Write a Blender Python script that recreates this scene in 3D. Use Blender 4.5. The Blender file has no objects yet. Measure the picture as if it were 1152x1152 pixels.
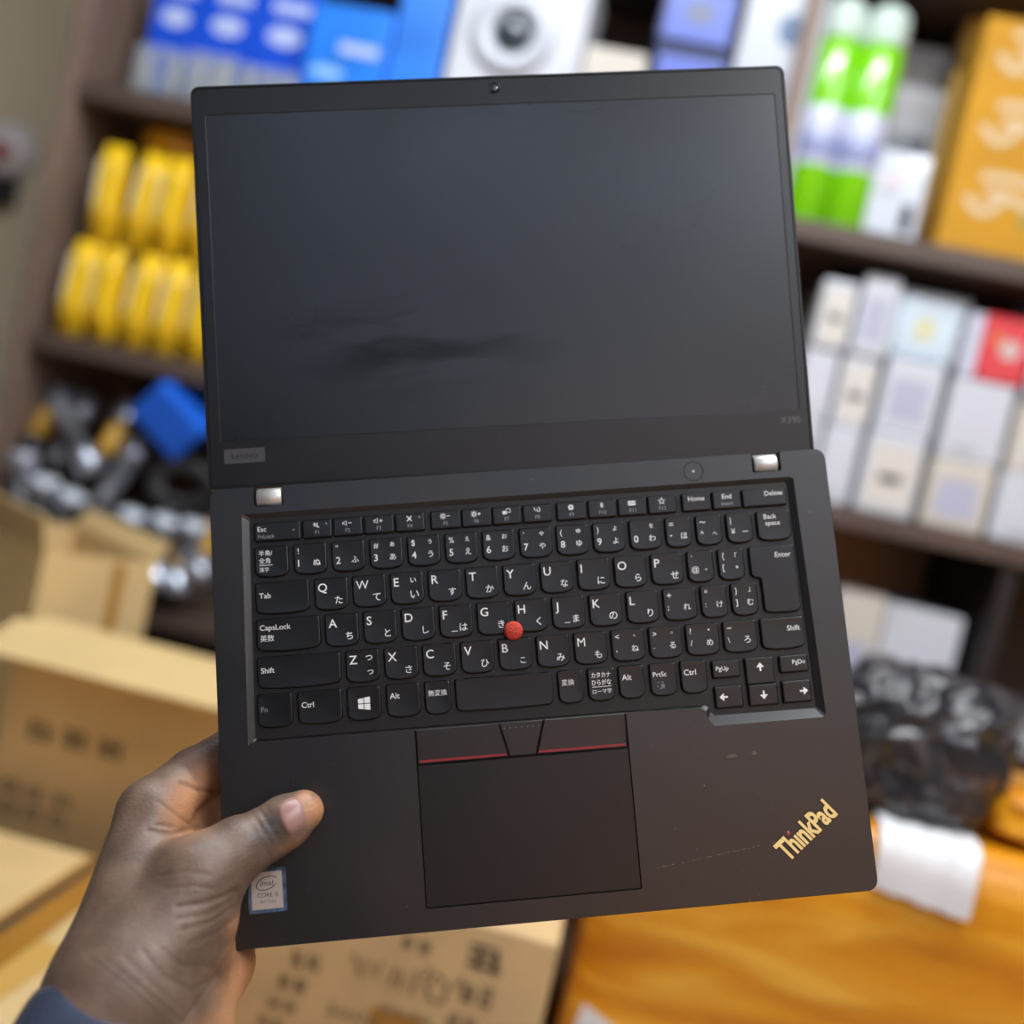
import bpy, bmesh, math, random
import numpy as np
from mathutils import Matrix, Vector, noise
C = bpy.context.scene.collection
S = bpy.context.scene
random.seed(7)
# ------------------------------------------------------------------ camera, world, lights, exposure
FPX = 1235.0
PITCH, ROLL, YAW, CAMZ = -3.0, 12.5, 6.0, 1.4
def cam_rot():
    B = Matrix(((1, 0, 0), (0, 0, -1), (0, 1, 0)))
    return (Matrix.Rotation(math.radians(YAW), 3, 'Z') @ Matrix.Rotation(math.radians(PITCH), 3, 'X') @ B
            @ Matrix.Rotation(math.radians(ROLL), 3, 'Z'))
CR = cam_rot()
CAM = Matrix.Translation((0, 0, CAMZ)) @ CR.to_4x4()
cd = bpy.data.cameras.new('camera')
cam = bpy.data.objects.new('camera', cd); C.objects.link(cam)
cam.matrix_world = CAM
cd.sensor_width = 36; cd.lens = FPX * 36 / 1152
cd.clip_start = 0.02
cd.dof.use_dof = True; cd.dof.focus_distance = 0.530; cd.dof.aperture_fstop = 2.7; cd.dof.aperture_blades = 0
S.camera = cam
w = bpy.data.worlds.new('world'); S.world = w; w.use_nodes = True
w.node_tree.nodes['Background'].inputs[0].default_value = (0.55, 0.62, 0.72, 1)
w.node_tree.nodes['Background'].inputs[1].default_value = 0.3
S.view_settings.view_transform = 'Standard'; S.view_settings.look = 'None'
S.view_settings.gamma = 1; S.view_settings.use_curve_mapping = False
S.view_settings.exposure = 0.0
def area(name, loc, rot, sx, sy, power, col):
    l = bpy.data.lights.new(name, 'AREA'); l.shape = 'RECTANGLE'; l.size = sx; l.size_y = sy
    l.energy = power; l.color = col
    o = bpy.data.objects.new(name, l); C.objects.link(o); o.location = loc; o.rotation_euler = rot
    return o
def aimed(name, loc, to, sx, sy, power, col):
    q = (Vector(to) - Vector(loc)).to_track_quat('-Z', 'Y').to_euler()
    return area(name, loc, q, sx, sy, power, col)
area('ceiling_lamp_light', (-0.1, 0.75, 2.66), (math.radians(8), 0, 0), 1.3, 0.10, 29, (0.93, 0.97, 1.0))
area('ceiling_lamp_light', (0.7, -0.1, 2.66), (0, 0, 0), 0.10, 1.2, 22, (0.93, 0.97, 1.0))
aimed('added_wall_fill', (0.6, -1.1, 2.62), (1.0, -2.6, 2.35), 2.6, 0.15, 48, (0.74, 0.86, 1.0))  # added cool light, brightens the wall that the lid reflects
aimed('added_panel_fill', (1.7, -0.9, 2.62), (1.7, -2.6, 1.4), 0.8, 0.3, 84, (1.0, 0.82, 0.62))  # added warm light on the brown panel that the palm rest reflects

# ------------------------------------------------------------------ helpers
def P(px, py, Y):
    """the point of the plane y = Y that the photograph shows at this pixel"""
    d = CR @ Vector(((px - 576) / FPX, -(py - 576) / FPX, -1))
    return Vector((0, 0, CAMZ)) + d * (Y / d.y)

def srgb(r, g, b):
    f = lambda c: (c / 255 / 12.92) if c / 255 <= 0.04045 else ((c / 255 + 0.055) / 1.055) ** 2.4
    return (f(r), f(g), f(b), 1)

MATS = {}
def mat(name, col, rough=0.5, metal=0.0, var=0.0, scale=20.0, bump=0.0, bscale=200.0, spec=0.5, coat=0.0, col2=None, trans=0.0, alpha=1.0, stretch=None):
    if name in MATS: return MATS[name]
    m = bpy.data.materials.new(name); m.use_nodes = True
    nt = m.node_tree; b = nt.nodes['Principled BSDF']
    b.inputs['Base Color'].default_value = col
    b.inputs['Roughness'].default_value = rough; b.inputs['Metallic'].default_value = metal
    b.inputs['Specular IOR Level'].default_value = spec
    b.inputs['Coat Weight'].default_value = coat; b.inputs['Coat Roughness'].default_value = 0.08
    b.inputs['Transmission Weight'].default_value = trans; b.inputs['Alpha'].default_value = alpha
    tc = nt.nodes.new('ShaderNodeTexCoord')
    src = tc.outputs['Object']
    if stretch:
        mp = nt.nodes.new('ShaderNodeMapping'); mp.inputs['Scale'].default_value = stretch
        nt.links.new(src, mp.inputs['Vector']); src = mp.outputs['Vector']
    if var or col2:
        n = nt.nodes.new('ShaderNodeTexNoise'); n.inputs['Scale'].default_value = scale; n.inputs['Detail'].default_value = 6
        nt.links.new(src, n.inputs['Vector'])
        r = nt.nodes.new('ShaderNodeValToRGB')
        c2 = col2 or tuple(min(1, c * (1 + var)) for c in col[:3]) + (1,)
        c1 = col if col2 else tuple(c * (1 - var) for c in col[:3]) + (1,)
        r.color_ramp.elements[0].position = 0.35; r.color_ramp.elements[1].position = 0.65
        r.color_ramp.elements[0].color = c1; r.color_ramp.elements[1].color = c2
        nt.links.new(n.outputs['Fac'], r.inputs['Fac']); nt.links.new(r.outputs['Color'], b.inputs['Base Color'])
    if bump:
        n2 = nt.nodes.new('ShaderNodeTexNoise'); n2.inputs['Scale'].default_value = bscale; n2.inputs['Detail'].default_value = 3
        nt.links.new(src, n2.inputs['Vector'])
        bp = nt.nodes.new('ShaderNodeBump'); bp.inputs['Strength'].default_value = bump; bp.inputs['Distance'].default_value = 0.002
        nt.links.new(n2.outputs['Fac'], bp.inputs['Height']); nt.links.new(bp.outputs['Normal'], b.inputs['Normal'])
    MATS[name] = m
    return m

class MB:
    """collects geometry with material slots, links as one mesh object"""
    def __init__(s): s.v = []; s.f = []; s.mi = []; s.mats = []; s.sm = []
    def slot(s, m):
        if m not in s.mats: s.mats.append(m)
        return s.mats.index(m)
    def add(s, vs, fs, m, smooth=False, M=None):
        o = len(s.v); k = s.slot(m)
        s.v += [tuple(M @ Vector(v)) if M else tuple(v) for v in vs]
        s.f += [tuple(i + o for i in f) for f in fs]; s.mi += [k] * len(fs); s.sm += [smooth] * len(fs)
        return s
    def box(s, lo, hi, m, bev=0.0, M=None, seg=2):
        bm = bmesh.new()
        bmesh.ops.create_cube(bm, size=1)
        for v in bm.verts:
            v.co = Vector((lo[i] + (v.co[i] + 0.5) * (hi[i] - lo[i]) for i in range(3)))
        if bev: bmesh.ops.bevel(bm, geom=bm.edges[:], offset=bev, segments=seg, affect='EDGES', profile=0.5)
        bm.verts.index_update()
        s.add([v.co[:] for v in bm.verts], [[v.index for v in f.verts] for f in bm.faces], m, False, M); bm.free()
        return s
    def quad(s, pts, m): return s.add(pts, [tuple(range(len(pts)))], m)
    def lathe(s, prof, m, n=32, M=None, smooth=True):
        vs = []; fs = []
        for r, z in prof:
            for k in range(n):
                a = 2 * math.pi * k / n; vs.append((r * math.cos(a), r * math.sin(a), z))
        for i in range(len(prof) - 1):
            for k in range(n):
                fs.append((i * n + k, i * n + (k + 1) % n, (i + 1) * n + (k + 1) % n, (i + 1) * n + k))
        fs.append(tuple(range(n - 1, -1, -1))); fs.append(tuple((len(prof) - 1) * n + k for k in range(n)))
        return s.add(vs, fs, m, smooth, M)
    def tube(s, pts, r, m, n=8, M=None, flat=None):
        pts = [Vector(p) for p in pts]; vs = []; fs = []
        up = Vector((0, 0, 1))
        for i, p in enumerate(pts):
            t = (pts[min(i + 1, len(pts) - 1)] - pts[max(i - 1, 0)]).normalized()
            a = t.cross(up)
            if a.length < 1e-3: a = t.cross(Vector((1, 0, 0)))
            a.normalize(); b = t.cross(a)
            for k in range(n):
                q = 2 * math.pi * k / n
                o = a * math.cos(q) * r + b * math.sin(q) * r
                if flat: o = Vector((o[0] * flat[0], o[1] * flat[1], o[2] * flat[2]))
                vs.append(p + o)
        for i in range(len(pts) - 1):
            for k in range(n): fs.append((i * n + k, i * n + (k + 1) % n, (i + 1) * n + (k + 1) % n, (i + 1) * n + k))
        fs.append(tuple(range(n - 1, -1, -1))); fs.append(tuple((len(pts) - 1) * n + k for k in range(n)))
        return s.add(vs, fs, m, True, M)
    def build(s, name, parent=None, loc=None, rot=None, **kw):
        me = bpy.data.meshes.new(name); me.from_pydata(s.v, [], s.f)
        for m in s.mats: me.materials.append(m)
        me.polygons.foreach_set('material_index', s.mi); me.polygons.foreach_set('use_smooth', s.sm)
        me.update()
        bm = bmesh.new(); bm.from_mesh(me); bmesh.ops.recalc_face_normals(bm, faces=bm.faces[:]); bm.to_mesh(me); bm.free()
        o = bpy.data.objects.new(name, me); C.objects.link(o)
        if parent: o.parent = parent
        if loc is not None: o.location = loc
        if rot is not None: o.rotation_euler = rot
        return tag(o, **kw)
def tag(o, label=None, cat=None, group=None, kind=None):
    if label: o['label'] = label
    if cat: o['category'] = cat
    if group: o['group'] = group
    if kind: o['kind'] = kind
    return o
def empty(name, loc=(0, 0, 0), rz=0.0, **kw):
    o = bpy.data.objects.new(name, None); C.objects.link(o); o.empty_display_size = 0.05
    o.location = loc; o.rotation_euler = (0, 0, rz)
    return tag(o, **kw)
def copy_tree(o, loc=None, label=None):
    r = o.copy(); C.objects.link(r)
    if loc is not None: r.location = loc
    if label: r['label'] = label
    for ch in o.children:
        c = ch.copy(); C.objects.link(c); c.parent = r
        for g in ch.children:
            d = g.copy(); C.objects.link(d); d.parent = c
    return r

# ------------------------------------------------------------------ the room
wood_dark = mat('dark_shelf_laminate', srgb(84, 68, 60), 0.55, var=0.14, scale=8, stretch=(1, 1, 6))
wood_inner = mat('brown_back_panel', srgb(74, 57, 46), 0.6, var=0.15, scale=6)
MB().box((-3, -2.6, -0.1), (3, 2.6, 0), mat('floor_tile', srgb(150, 140, 128), 0.5, var=.1)).build('floor', kind='structure')
MB().box((-3, -2.6, 2.7), (3, 2.6, 2.8), mat('ceiling_paint', srgb(205, 214, 228), 0.9)).build('ceiling', kind='structure')
MB().box((-3, 2.1, 0), (3, 2.2, 2.7), mat('back_wall_paint', srgb(214, 204, 178), 0.85, var=.05, scale=3)).build('wall_back', kind='structure')
MB().box((-3.1, -2.6, 0), (-3, 2.6, 2.7), mat('side_wall_paint', srgb(150, 145, 132), 0.85)).build('wall_left', kind='structure')
MB().box((3, -2.6, 0), (3.1, 2.6, 2.7), MATS['side_wall_paint']).build('wall_right', kind='structure')
MB().box((-3, -2.7, 0), (3, -2.6, 2.7), mat('front_wall_paint', srgb(178, 188, 208), 0.8)).build('wall_front', kind='structure')
dm = mat('warm_reflection_wood', srgb(196, 138, 92), 0.5, var=.15, scale=5, stretch=(6, 6, 1))  # unseen brown panel, added for the warm reflection on the laptop
mb = MB().box((0.7, -2.6, 0.0), (2.7, -2.55, 2.15), dm, 0.004)
for x in (0.80, 1.45, 2.1):
    for z in (0.2, 1.2): mb.box((x, -2.55, z), (x + 0.5, -2.535, z + 0.85), dm, 0.006)
mb.build('reflection_panel_1', kind='structure')
sm_ = mat('dark_reflection_metal', srgb(36, 36, 42), 0.6)  # unseen dark panel, added to keep the laptop's left side dark
mb = MB().box((-2.3, -2.6, 0), (0.5, -2.57, 2.25), sm_)
for k in range(21): mb.box((-2.3, -2.57, .02 + k * .1), (0.5, -2.558, .09 + k * .1), sm_, .004)
mb.build('reflection_panel_2', kind='structure')

# ------------------------------------------------------------------ shelving unit
Y0 = 1.60                                             # front edge of the shelves
Z2, Z3, Z4 = CAMZ + 0.375 * Y0 / 1.45, CAMZ + 0.026 * Y0 / 1.45, CAMZ - 0.316 * Y0 / 1.45
TH = 0.03
XL = -0.985
unit = empty('shelving_unit', (XL, Y0, 0), label='dark brown wooden shelving unit filled with packaged goods, behind the laptop', cat='shelf')
def up(mb, name, **kw):
    mb.v = [(v[0] - XL, v[1] - Y0, v[2]) for v in mb.v]
    return mb.build(name, unit, **kw)
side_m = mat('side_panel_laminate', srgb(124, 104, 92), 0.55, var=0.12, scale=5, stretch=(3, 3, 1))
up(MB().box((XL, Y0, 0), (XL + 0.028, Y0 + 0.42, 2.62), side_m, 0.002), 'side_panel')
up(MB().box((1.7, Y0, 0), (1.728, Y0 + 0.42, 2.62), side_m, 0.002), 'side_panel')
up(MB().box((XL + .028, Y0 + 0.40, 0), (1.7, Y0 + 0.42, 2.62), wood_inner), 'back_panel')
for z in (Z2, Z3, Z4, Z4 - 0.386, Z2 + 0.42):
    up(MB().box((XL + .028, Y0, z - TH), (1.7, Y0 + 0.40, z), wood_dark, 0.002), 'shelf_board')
up(MB().box((0.085, Y0, Z2), (0.107, Y0 + 0.40, Z2 + 0.39), side_m, 0.002), 'divider')
xr = P(1131, 640, Y0).x
up(MB().box((xr, Y0 + .01, Z4), (xr + 0.022, Y0 + 0.40, Z3 - TH), mat('divider_dark', srgb(28, 20, 20), .6), 0.002), 'divider')

up(MB().box((.11, Y0 + .385, Z4), (xr - .002, Y0 + .398, Z3 - TH - .002), mat('lit_look_back_panel', srgb(206, 164, 124), .6, var=.1)), 'back_panel')  # extra panel, its paler colour stands in for light in this bay

# ------------------------------------------------------------------ goods on the shelves
def front_box(pbl, ptr, Y, z0=None):
    a = P(*pbl, Y); b = P(*ptr, Y)
    return a.x, b.x, (a.z if z0 is None else z0), b.z
paper_white = mat('white_carton', srgb(206, 210, 220), 0.5, var=.04, scale=12)
paper_cream = mat('cream_carton', srgb(206, 200, 190), 0.55, var=.05, scale=12)
print_lav = mat('lavender_print', srgb(180, 182, 204), 0.5)
print_grey = mat('grey_print', srgb(170, 170, 176), 0.5)
ink = mat('dark_ink', srgb(52, 50, 58), 0.6)
film = mat('glossy_white_film', srgb(196, 202, 214), 0.3, coat=.4)
def carton(name, X0, X1, Z0, Z1, Y, dep, m, label, cat, group=None, rz=0.0, deco=None, bev=0.003):
    """an upright carton whose front face looks to -y; deco(mb, w, h) adds print on the front"""
    wd, h = X1 - X0, Z1 - Z0
    mb = MB().box((-wd / 2, 0, 0), (wd / 2, dep, h), m, bev)
    if deco: deco(mb, wd, h)
    return mb.build(name, None, ((X0 + X1) / 2, Y, Z0), (0, 0, rz), label=label, cat=cat, group=group)
def rect(mb, x0, z0, x1, z1, m, y=-0.0006):
    mb.quad([(x0, y, z0), (x1, y, z0), (x1, y, z1), (x0, y, z1)], m)
def disc(mb, x, z, rx, rz, m, y=-0.0008, n=28):
    mb.quad([(x + rx * math.cos(2 * math.pi * k / n), y, z + rz * math.sin(2 * math.pi * k / n)) for k in range(n)], m)

# --- top shelf: blue blister packs and boxes
blue = mat('saturated_blue_card', srgb(22, 84, 222), 0.35, var=.12, scale=15)
azure = mat('azure_card', srgb(36, 128, 240), 0.35, var=.15, scale=14)
blueprint = mat('pale_blue_print', srgb(190, 205, 250), 0.4)
clear = mat('clear_blister', srgb(205, 215, 220), 0.12, alpha=0.35, coat=0.6)
greyplug = mat('grey_plug_plastic', srgb(150, 154, 150), 0.35, var=.2, scale=30)
def blister(pl, pr, zt, label, seed):
    a = P(*pl, Y0 + .03); b = P(*pr, Y0 + .03); wd = b.x - a.x; h = 0.22
    r = empty('blister_pack', ((a.x + b.x) / 2, Y0 + .03, Z2), label=label, cat='package', group='blue blister packs on the top shelf')
    mb = MB().box((-wd / 2, 0.035, 0), (wd / 2, 0.04, h), blue)
    disc(mb, -wd * .02, h * .62, wd * .3, h * .07, blueprint, 0.0345)
    rect(mb, -wd * .3, h * .78, wd * .35, h * .86, blueprint, 0.0345)
    mb.build('backing_card', r)
    MB().box((-wd / 2 + .002, 0.0, 0.002), (wd / 2 - .002, 0.035, zt), clear, 0.006).build('blister_shell', r)
    rnd = random.Random(seed); n = max(2, int(wd / .028))
    for k in range(n):
        x = -wd / 2 + (k + .5) * wd / n
        MB().lathe([(0.002, 0), (.010, .001), (.010, zt * .55), (.006, zt * .62), (.006, zt * .85), (.002, zt * .86)], greyplug, 14,
                   Matrix.Translation((x, .018, .004)) @ Matrix.Rotation(rnd.uniform(-.15, .15), 4, 'Y')).build('plug', r)
blister((142, 100), (196, 112), 0.080, 'blue carded blister pack of grey plugs at the left end of the top shelf', 1)
blister((198, 112), (258, 125), 0.084, 'blue carded blister pack of grey plugs, second from the left end of the top shelf', 2)
blister((260, 125), (325, 140), 0.078, 'blue carded blister pack of grey plugs beside the azure box', 3)
def azure_deco(mb, wd, h):
    rect(mb, -wd * .35, h * .05, wd * .3, h * .33, mat('red_violet_print', srgb(70, 96, 200), .4))
    disc(mb, -wd * .2, h * .45, wd * .22, h * .05, mat('pale_cyan_print', srgb(150, 205, 250), .4))
    rect(mb, -wd * .1, h * .62, wd * .4, h * .70, blueprint)
X0, X1, _, _ = front_box((328, 140), (414, 160), Y0 + .03)
carton('blue_box', X0, X1, Z2, Z2 + .19, Y0 + .03, .15, azure, 'azure product box with pale print, left of the taller plain blue box', 'box', deco=azure_deco)
X0, X1, _, _ = front_box((416, 160), (472, 172), Y0 + .03)
carton('blue_box', X0, X1, Z2, Z2 + .24, Y0 + .04, .15, mat('sky_blue_card', srgb(44, 130, 238), .35, var=.2, scale=9), 'tall bright blue box standing beside the white boxed reel', 'box')
# --- white box with round window
X0, X1, _, _ = front_box((480, 172), (622, 205), Y0 + .03)
r = empty('reel_box', ((X0 + X1) / 2, Y0 + .03, Z2), label='white shrink-wrapped box with a round dark glossy centre, on the top shelf', cat='box')
wd = X1 - X0
MB().box((-wd / 2, 0, 0), (wd / 2, .16, .31), paper_white, .006).build('carton', r)
rc = P(577, 38, Y0 + .03); rc = (rc.x - r.location.x, rc.z - Z2)
MB().lathe([(.062, 0), (.064, .004), (.056, .012), (.036, .012), (.031, .004), (.03, .003)], film, 40, Matrix.Translation((rc[0], 0, rc[1])) @ Matrix.Rotation(math.pi / 2, 4, 'X')).build('window_ring', r)
MB().lathe([(.001, .020), (.012, .019), (.022, .014), (.030, .004), (.0301, .001)][::-1], mat('dark_lens', srgb(52, 62, 74), .08, coat=1), 32, Matrix.Translation((rc[0], 0, rc[1])) @ Matrix.Rotation(math.pi / 2, 4, 'X')).build('dark_centre', r)
X0, X1, _, _ = front_box((626, 206), (694, 221), Y0 + .05)
zt = P(655, 48, Y0 + .05).z
carton('white_box', X0, X1, Z2, zt, Y0 + .05, .2, paper_cream, 'low cream box in the gap between the white reel box and blue boxes', 'box')
# --- stacked dark blue boxes
navy = mat('navy_card', srgb(38, 48, 96), 0.35, var=.1)
peri = mat('periwinkle_print', srgb(96, 116, 206), 0.35)
def navy_deco(mb, wd, h):
    rect(mb, -wd * .42, h * .08, wd * .42, h * .92, peri); disc(mb, 0, h * .55, wd * .2, h * .22, mat('grey_blue_print', srgb(110, 120, 150), .4), -.0012)
X0, X1, _, _ = front_box((700, 221), (783, 240), Y0 + .03)
zm = P(740, 44, Y0 + .03).z
carton('navy_box', X0, X1, Z2, zm - .002, Y0 + .03, .18, navy, 'navy box with periwinkle panel, lower of the stacked pair on the top shelf', 'box', 'navy boxes stacked on the top shelf', deco=navy_deco)
carton('navy_box', X0 - .004, X1 - .002, zm, zm + .085, Y0 + .03, .18, navy, 'navy box with periwinkle panel, upper of the stacked pair on the top shelf', 'box', 'navy boxes stacked on the top shelf', deco=navy_deco)
def white_deco(mb, wd, h):
    disc(mb, wd * .1, h * .80, wd * .16, h * .07, mat('slate_print', srgb(110, 130, 160), .2))
    rect(mb, -wd * .4, h * .4, wd * .4, h * .6, print_lav)
X0, X1, _, _ = front_box((787, 240), (876, 260), Y0 + .03)
carton('white_box', X0, X1, Z2, Z2 + .33, Y0 + .03, .18, film, 'glossy white box with a slate round print, left of the divider and green cans', 'box', deco=white_deco, bev=.006)

# --- green spray cans
green = mat('lime_green_can', srgb(126, 208, 18), 0.18, coat=.5)
lband = mat('pale_can_label', srgb(196, 200, 222), 0.25, var=.1, scale=30)
lnavy = mat('can_label_blue', srgb(142, 150, 190), 0.25)
capm = mat('white_cap_plastic', srgb(196, 214, 204), 0.5)
def can(px, py, label, proto=[None]):
    p = P(px, py, Y0 + .045); loc = (p.x, Y0 + .05, Z2)
    if proto[0]:
        copy_tree(proto[0], loc, label); return
    r = empty('spray_can', loc, label=label, cat='can', group='green spray cans on the top shelf'); proto[0] = r
    R = .033
    MB().lathe([(R - .003, 0), (R, .003), (R, .255), (R - .004, .266), (.02, .270)], green, 40).build('body', r)
    l = MB().lathe([(R + .0002, .082), (R + .0005, .083), (R + .0005, .165), (R + .0002, .166)], lband, 40).build('label_band', r)
    mb = MB().lathe([(R + .0006, .094), (R + .0010, .095), (R + .0010, .128), (R + .0006, .129)], lnavy, 40)
    mb.build('print', l)
    MB().lathe([(.030, .266), (.031, .272), (.031, .300), (.028, .316), (.018, .326), (.004, .329)], capm, 36).build('cap', r)
can(903, 238, 'lime green spray can with white cap, next to the shelf divider')
can(949, 248, 'lime green spray can with white cap, next to the white card box')
# --- boxes right of the cans
def grey_deco(mb, wd, h):
    rect(mb, -wd * .42, h * .70, wd * .42, h * .95, print_grey); rect(mb, -wd * .3, h * .40, wd * .15, h * .60, mat('slate_window', srgb(84, 92, 108), .3))
X0, X1, _, _ = front_box((985, 255), (1046, 268), Y0 + .20)
carton('grey_box', X0 - .06, X1 + .02, Z2, P(1015, 48, Y0 + .20).z, Y0 + .20, .15, mat('pale_grey_carton', srgb(186, 188, 196), .45, var=.06), 'pale grey box with a slate window, behind the white card box', 'box', deco=grey_deco)
X0, X1, Z0, Z1 = front_box((968, 250), (1063, 167), Y0 + .03, Z2)
def card_deco(mb, wd, h):
    rect(mb, wd * .16, h * .10, wd * .36, h * .42, mat('black_bar_print', srgb(34, 34, 42), .7, spec=.2))
    rect(mb, -wd * .3, h * .62, wd * .1, h * .68, mat('faint_pink_print', srgb(222, 190, 190), .5))
    rect(mb, -wd * .36, h * .5, wd * .02, h * .55, print_grey)
carton('white_box', X0, X1 - .012, Z2, Z2 + .125, Y0 + .03, .12, film, 'small glossy white box with a black bar, in front of the gold box', 'box', deco=card_deco)
gold = mat('golden_carton', srgb(198, 142, 4), 0.7, var=.08, scale=10)
goldpale = mat('pale_gold_side', srgb(222, 178, 84), 0.5, var=.1)
cream_print = mat('cream_lettering', srgb(216, 190, 150), 0.7)
def ribbon(mb, pts, wdt, m, y):
    """a flat printed stroke on the face y = const"""
    n = len(pts); vs = []; fs = []
    for i, (x, z) in enumerate(pts):
        a = pts[max(i - 1, 0)]; b = pts[min(i + 1, n - 1)]
        t = Vector((b[0] - a[0], b[1] - a[1])).normalized(); q = Vector((-t.y, t.x)) * wdt / 2
        vs += [(x + q.x, y, z + q.y), (x - q.x, y, z - q.y)]
    for i in range(n - 1): fs.append((2 * i, 2 * i + 1, 2 * i + 3, 2 * i + 2))
    mb.add(vs, fs, m)
def gold_deco(mb, wd, h):
    for k in range(3):
        zc = h * (.86 - .30 * k)
        ribbon(mb, [(-wd * .30 + wd * .42 * t, zc - h * .11 * math.sin(math.pi * (.15 + .8 * t)) + .012) for t in np.linspace(0, 1, 12)], .013, cream_print, -.0010)
        ribbon(mb, [(-wd * .12 + wd * .5 * t, zc - h * .005 + .006 * math.sin(5 * t)) for t in np.linspace(0, 1, 12)], .014, cream_print, -.0014)
        ribbon(mb, [(-wd * .20 + wd * .62 * t, zc + h * .07 + .004 * math.sin(4 * t)) for t in np.linspace(0, 1, 12)], .013, cream_print, -.0010)
        disc(mb, wd * .36, zc - h * .08, .012, .010, mat('olive_print', srgb(140, 140, 60), .4))
X0, X1, Z0, Z1 = front_box((1053, 268), (1200, 22), Y0 + .03, Z2)
carton('gold_box', X0, X0 + .135, Z2, Z1 - .01, Y0 + .03, .10, gold, 'tall golden box with curly cream lettering at the right of the top shelf', 'box', 'golden boxes on the top shelf', deco=gold_deco)
X0, X1, Z0, Z1 = front_box((1040, 262), (1120, 14), Y0 + .16, Z2)
carton('gold_box', X0 - .01, X0 + .11, Z2, Z1 - .012, Y0 + .16, .10, goldpale, 'paler golden box standing behind the lettered golden box', 'box', 'golden boxes on the top shelf')
p = P(1150, 290, Y0 + .04)
carton('white_box', p.x, p.x + .09, Z2, Z2 + .20, Y0 + .05, .14, paper_white, 'white box at the right frame edge beside the golden box', 'box', deco=white_deco)

# --- middle shelf, left: yellow packets
yel = mat('yellow_pouch', srgb(240, 196, 30), 0.28, var=.10, scale=25)
yel2 = mat('silver_edge_glint', srgb(230, 224, 200), 0.2)  # silvery strip, its colour brightened to suggest glints as well
def packet_mesh():
    mb = MB(); n = 20; m2 = 9; W, H, D = .043, .150, .052
    vs = []; fs = []
    for i in range(n + 1):
        t = i / n; z = H * t
        e = max(.10, min(1, math.sin(math.pi * t) * 1.5)); 
        for k in range(24):
            a = 2 * math.pi * k / 24; c, s_ = math.cos(a), math.sin(a)
            sx = abs(c) ** .65 * (1 if c > 0 else -1); sy = abs(s_) ** .65 * (1 if s_ > 0 else -1)
            vs.append((W / 2 * sx * (.86 + .14 * e), D / 2 * sy * e + .0015 * noise.noise((c * 2, s_ * 2, t * 9)), z))
    for i in range(n):
        for k in range(24): fs.append((i * 24 + k, i * 24 + (k + 1) % 24, (i + 1) * 24 + (k + 1) % 24, (i + 1) * 24 + k))
    fs.append(tuple(range(23, -1, -1))); fs.append(tuple(n * 24 + k for k in range(24)))
    return vs, fs
pv, pf = packet_mesh()
pk = empty('yellow_packet'); tag(pk, 'x', 'packet', 'yellow packets on the middle shelf')
MB().add(pv, pf, yel, True).build('pouch', pk)
MB().add([(x * .22 - .0150, y * .90 - .0012, z * .80 + .022) for x, y, z in pv], pf, yel2, True).build('label_strip', pk)
MB().add([(x * .40 + .004, y * 1.0 - .0008, z * .16 + .03) for x, y, z in pv], pf, mat('ochre_print', srgb(214, 150, 28), .3), True).build('print', pk)
low = [(78, 372), (112, 380), (147, 388), (182, 396), (217, 404), (252, 412)]
ORD = ['first', 'second', 'third', 'fourth', 'fifth', 'sixth']
first = True
for row, base, names in ((0, Z3, 6), (1, Z3 + .152, 4)):
    for i in range(names):
        p = P(low[i][0] + (0 if row == 0 else 17), low[i][1], Y0 + .03)
        lab = 'yellow packet, %s from the shelf side in the %s row' % (ORD[i], 'lower' if row == 0 else 'upper')
        loc = (p.x, Y0 + .03 + .003 * (i % 2), base)
        if first: o = pk; o.location = loc; o['label'] = lab; first = False
        else: o = copy_tree(pk, loc, lab)
        o.rotation_euler = (0, math.radians([2.5, -1, 4, 1, 3, -2][(i + row) % 6]), math.radians([8, -9, 5, 12, -7, 0][(i + 2 * row) % 6]))
p = P(196, 178, Y0 + .10)
t = empty('round_tub', (p.x, Y0 + .115, Z3 + .30), label='orange-yellow round tub lying on top of the yellow packets', cat='tub')
t.location.z = Z3 + .304
MB().lathe([(.045, 0), (.058, .004), (.060, .030), (.055, .034)], mat('amber_plastic', srgb(226, 160, 24), .3), 32).build('body', t)
MB().lathe([(.061, .028), (.062, .030), (.062, .040), (.052, .046), (.02, .048)], mat('amber_lid', srgb(214, 148, 30), .3), 32).build('lid', t)

# --- middle shelf, right: white cartons in stacks
def wdeco(kind):
    def d(mb, wd, h):
        if kind == 0: rect(mb, -wd * .34, h * .18, wd * .3, h * .72, print_lav)
        elif kind == 1: rect(mb, -wd * .30, h * .25, wd * .34, h * .80, mat('pale_print', srgb(206, 208, 220), .5)); rect(mb, -wd * .30, h * .1, wd * .1, h * .16, print_grey)
        elif kind == 2: rect(mb, -wd * .4, h * .08, wd * .42, h * .86, mat('warm_print', srgb(214, 210, 204), .5)); rect(mb, -wd * .2, h * .4, wd * .2, h * .5, print_lav)
    return d
cols = [((872, 547), (910, 556), [.112, .105, .100]), ((915, 557), (955, 566), [.112, .105, .118]), ((963, 568), (1027, 582), [.118, .110]), ((1037, 585), (1107, 600), [.100, .118]), ((1114, 602), (1200, 620), [.100, .100, .110, .06])]
PL = ['far left stack partly behind the laptop', 'stack beside the laptop', 'stack under the clear packet', 'stack under the red packet', 'stack at the right frame edge']
LV = ['bottom', 'second', 'third', 'top']
ztop = {}
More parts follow.
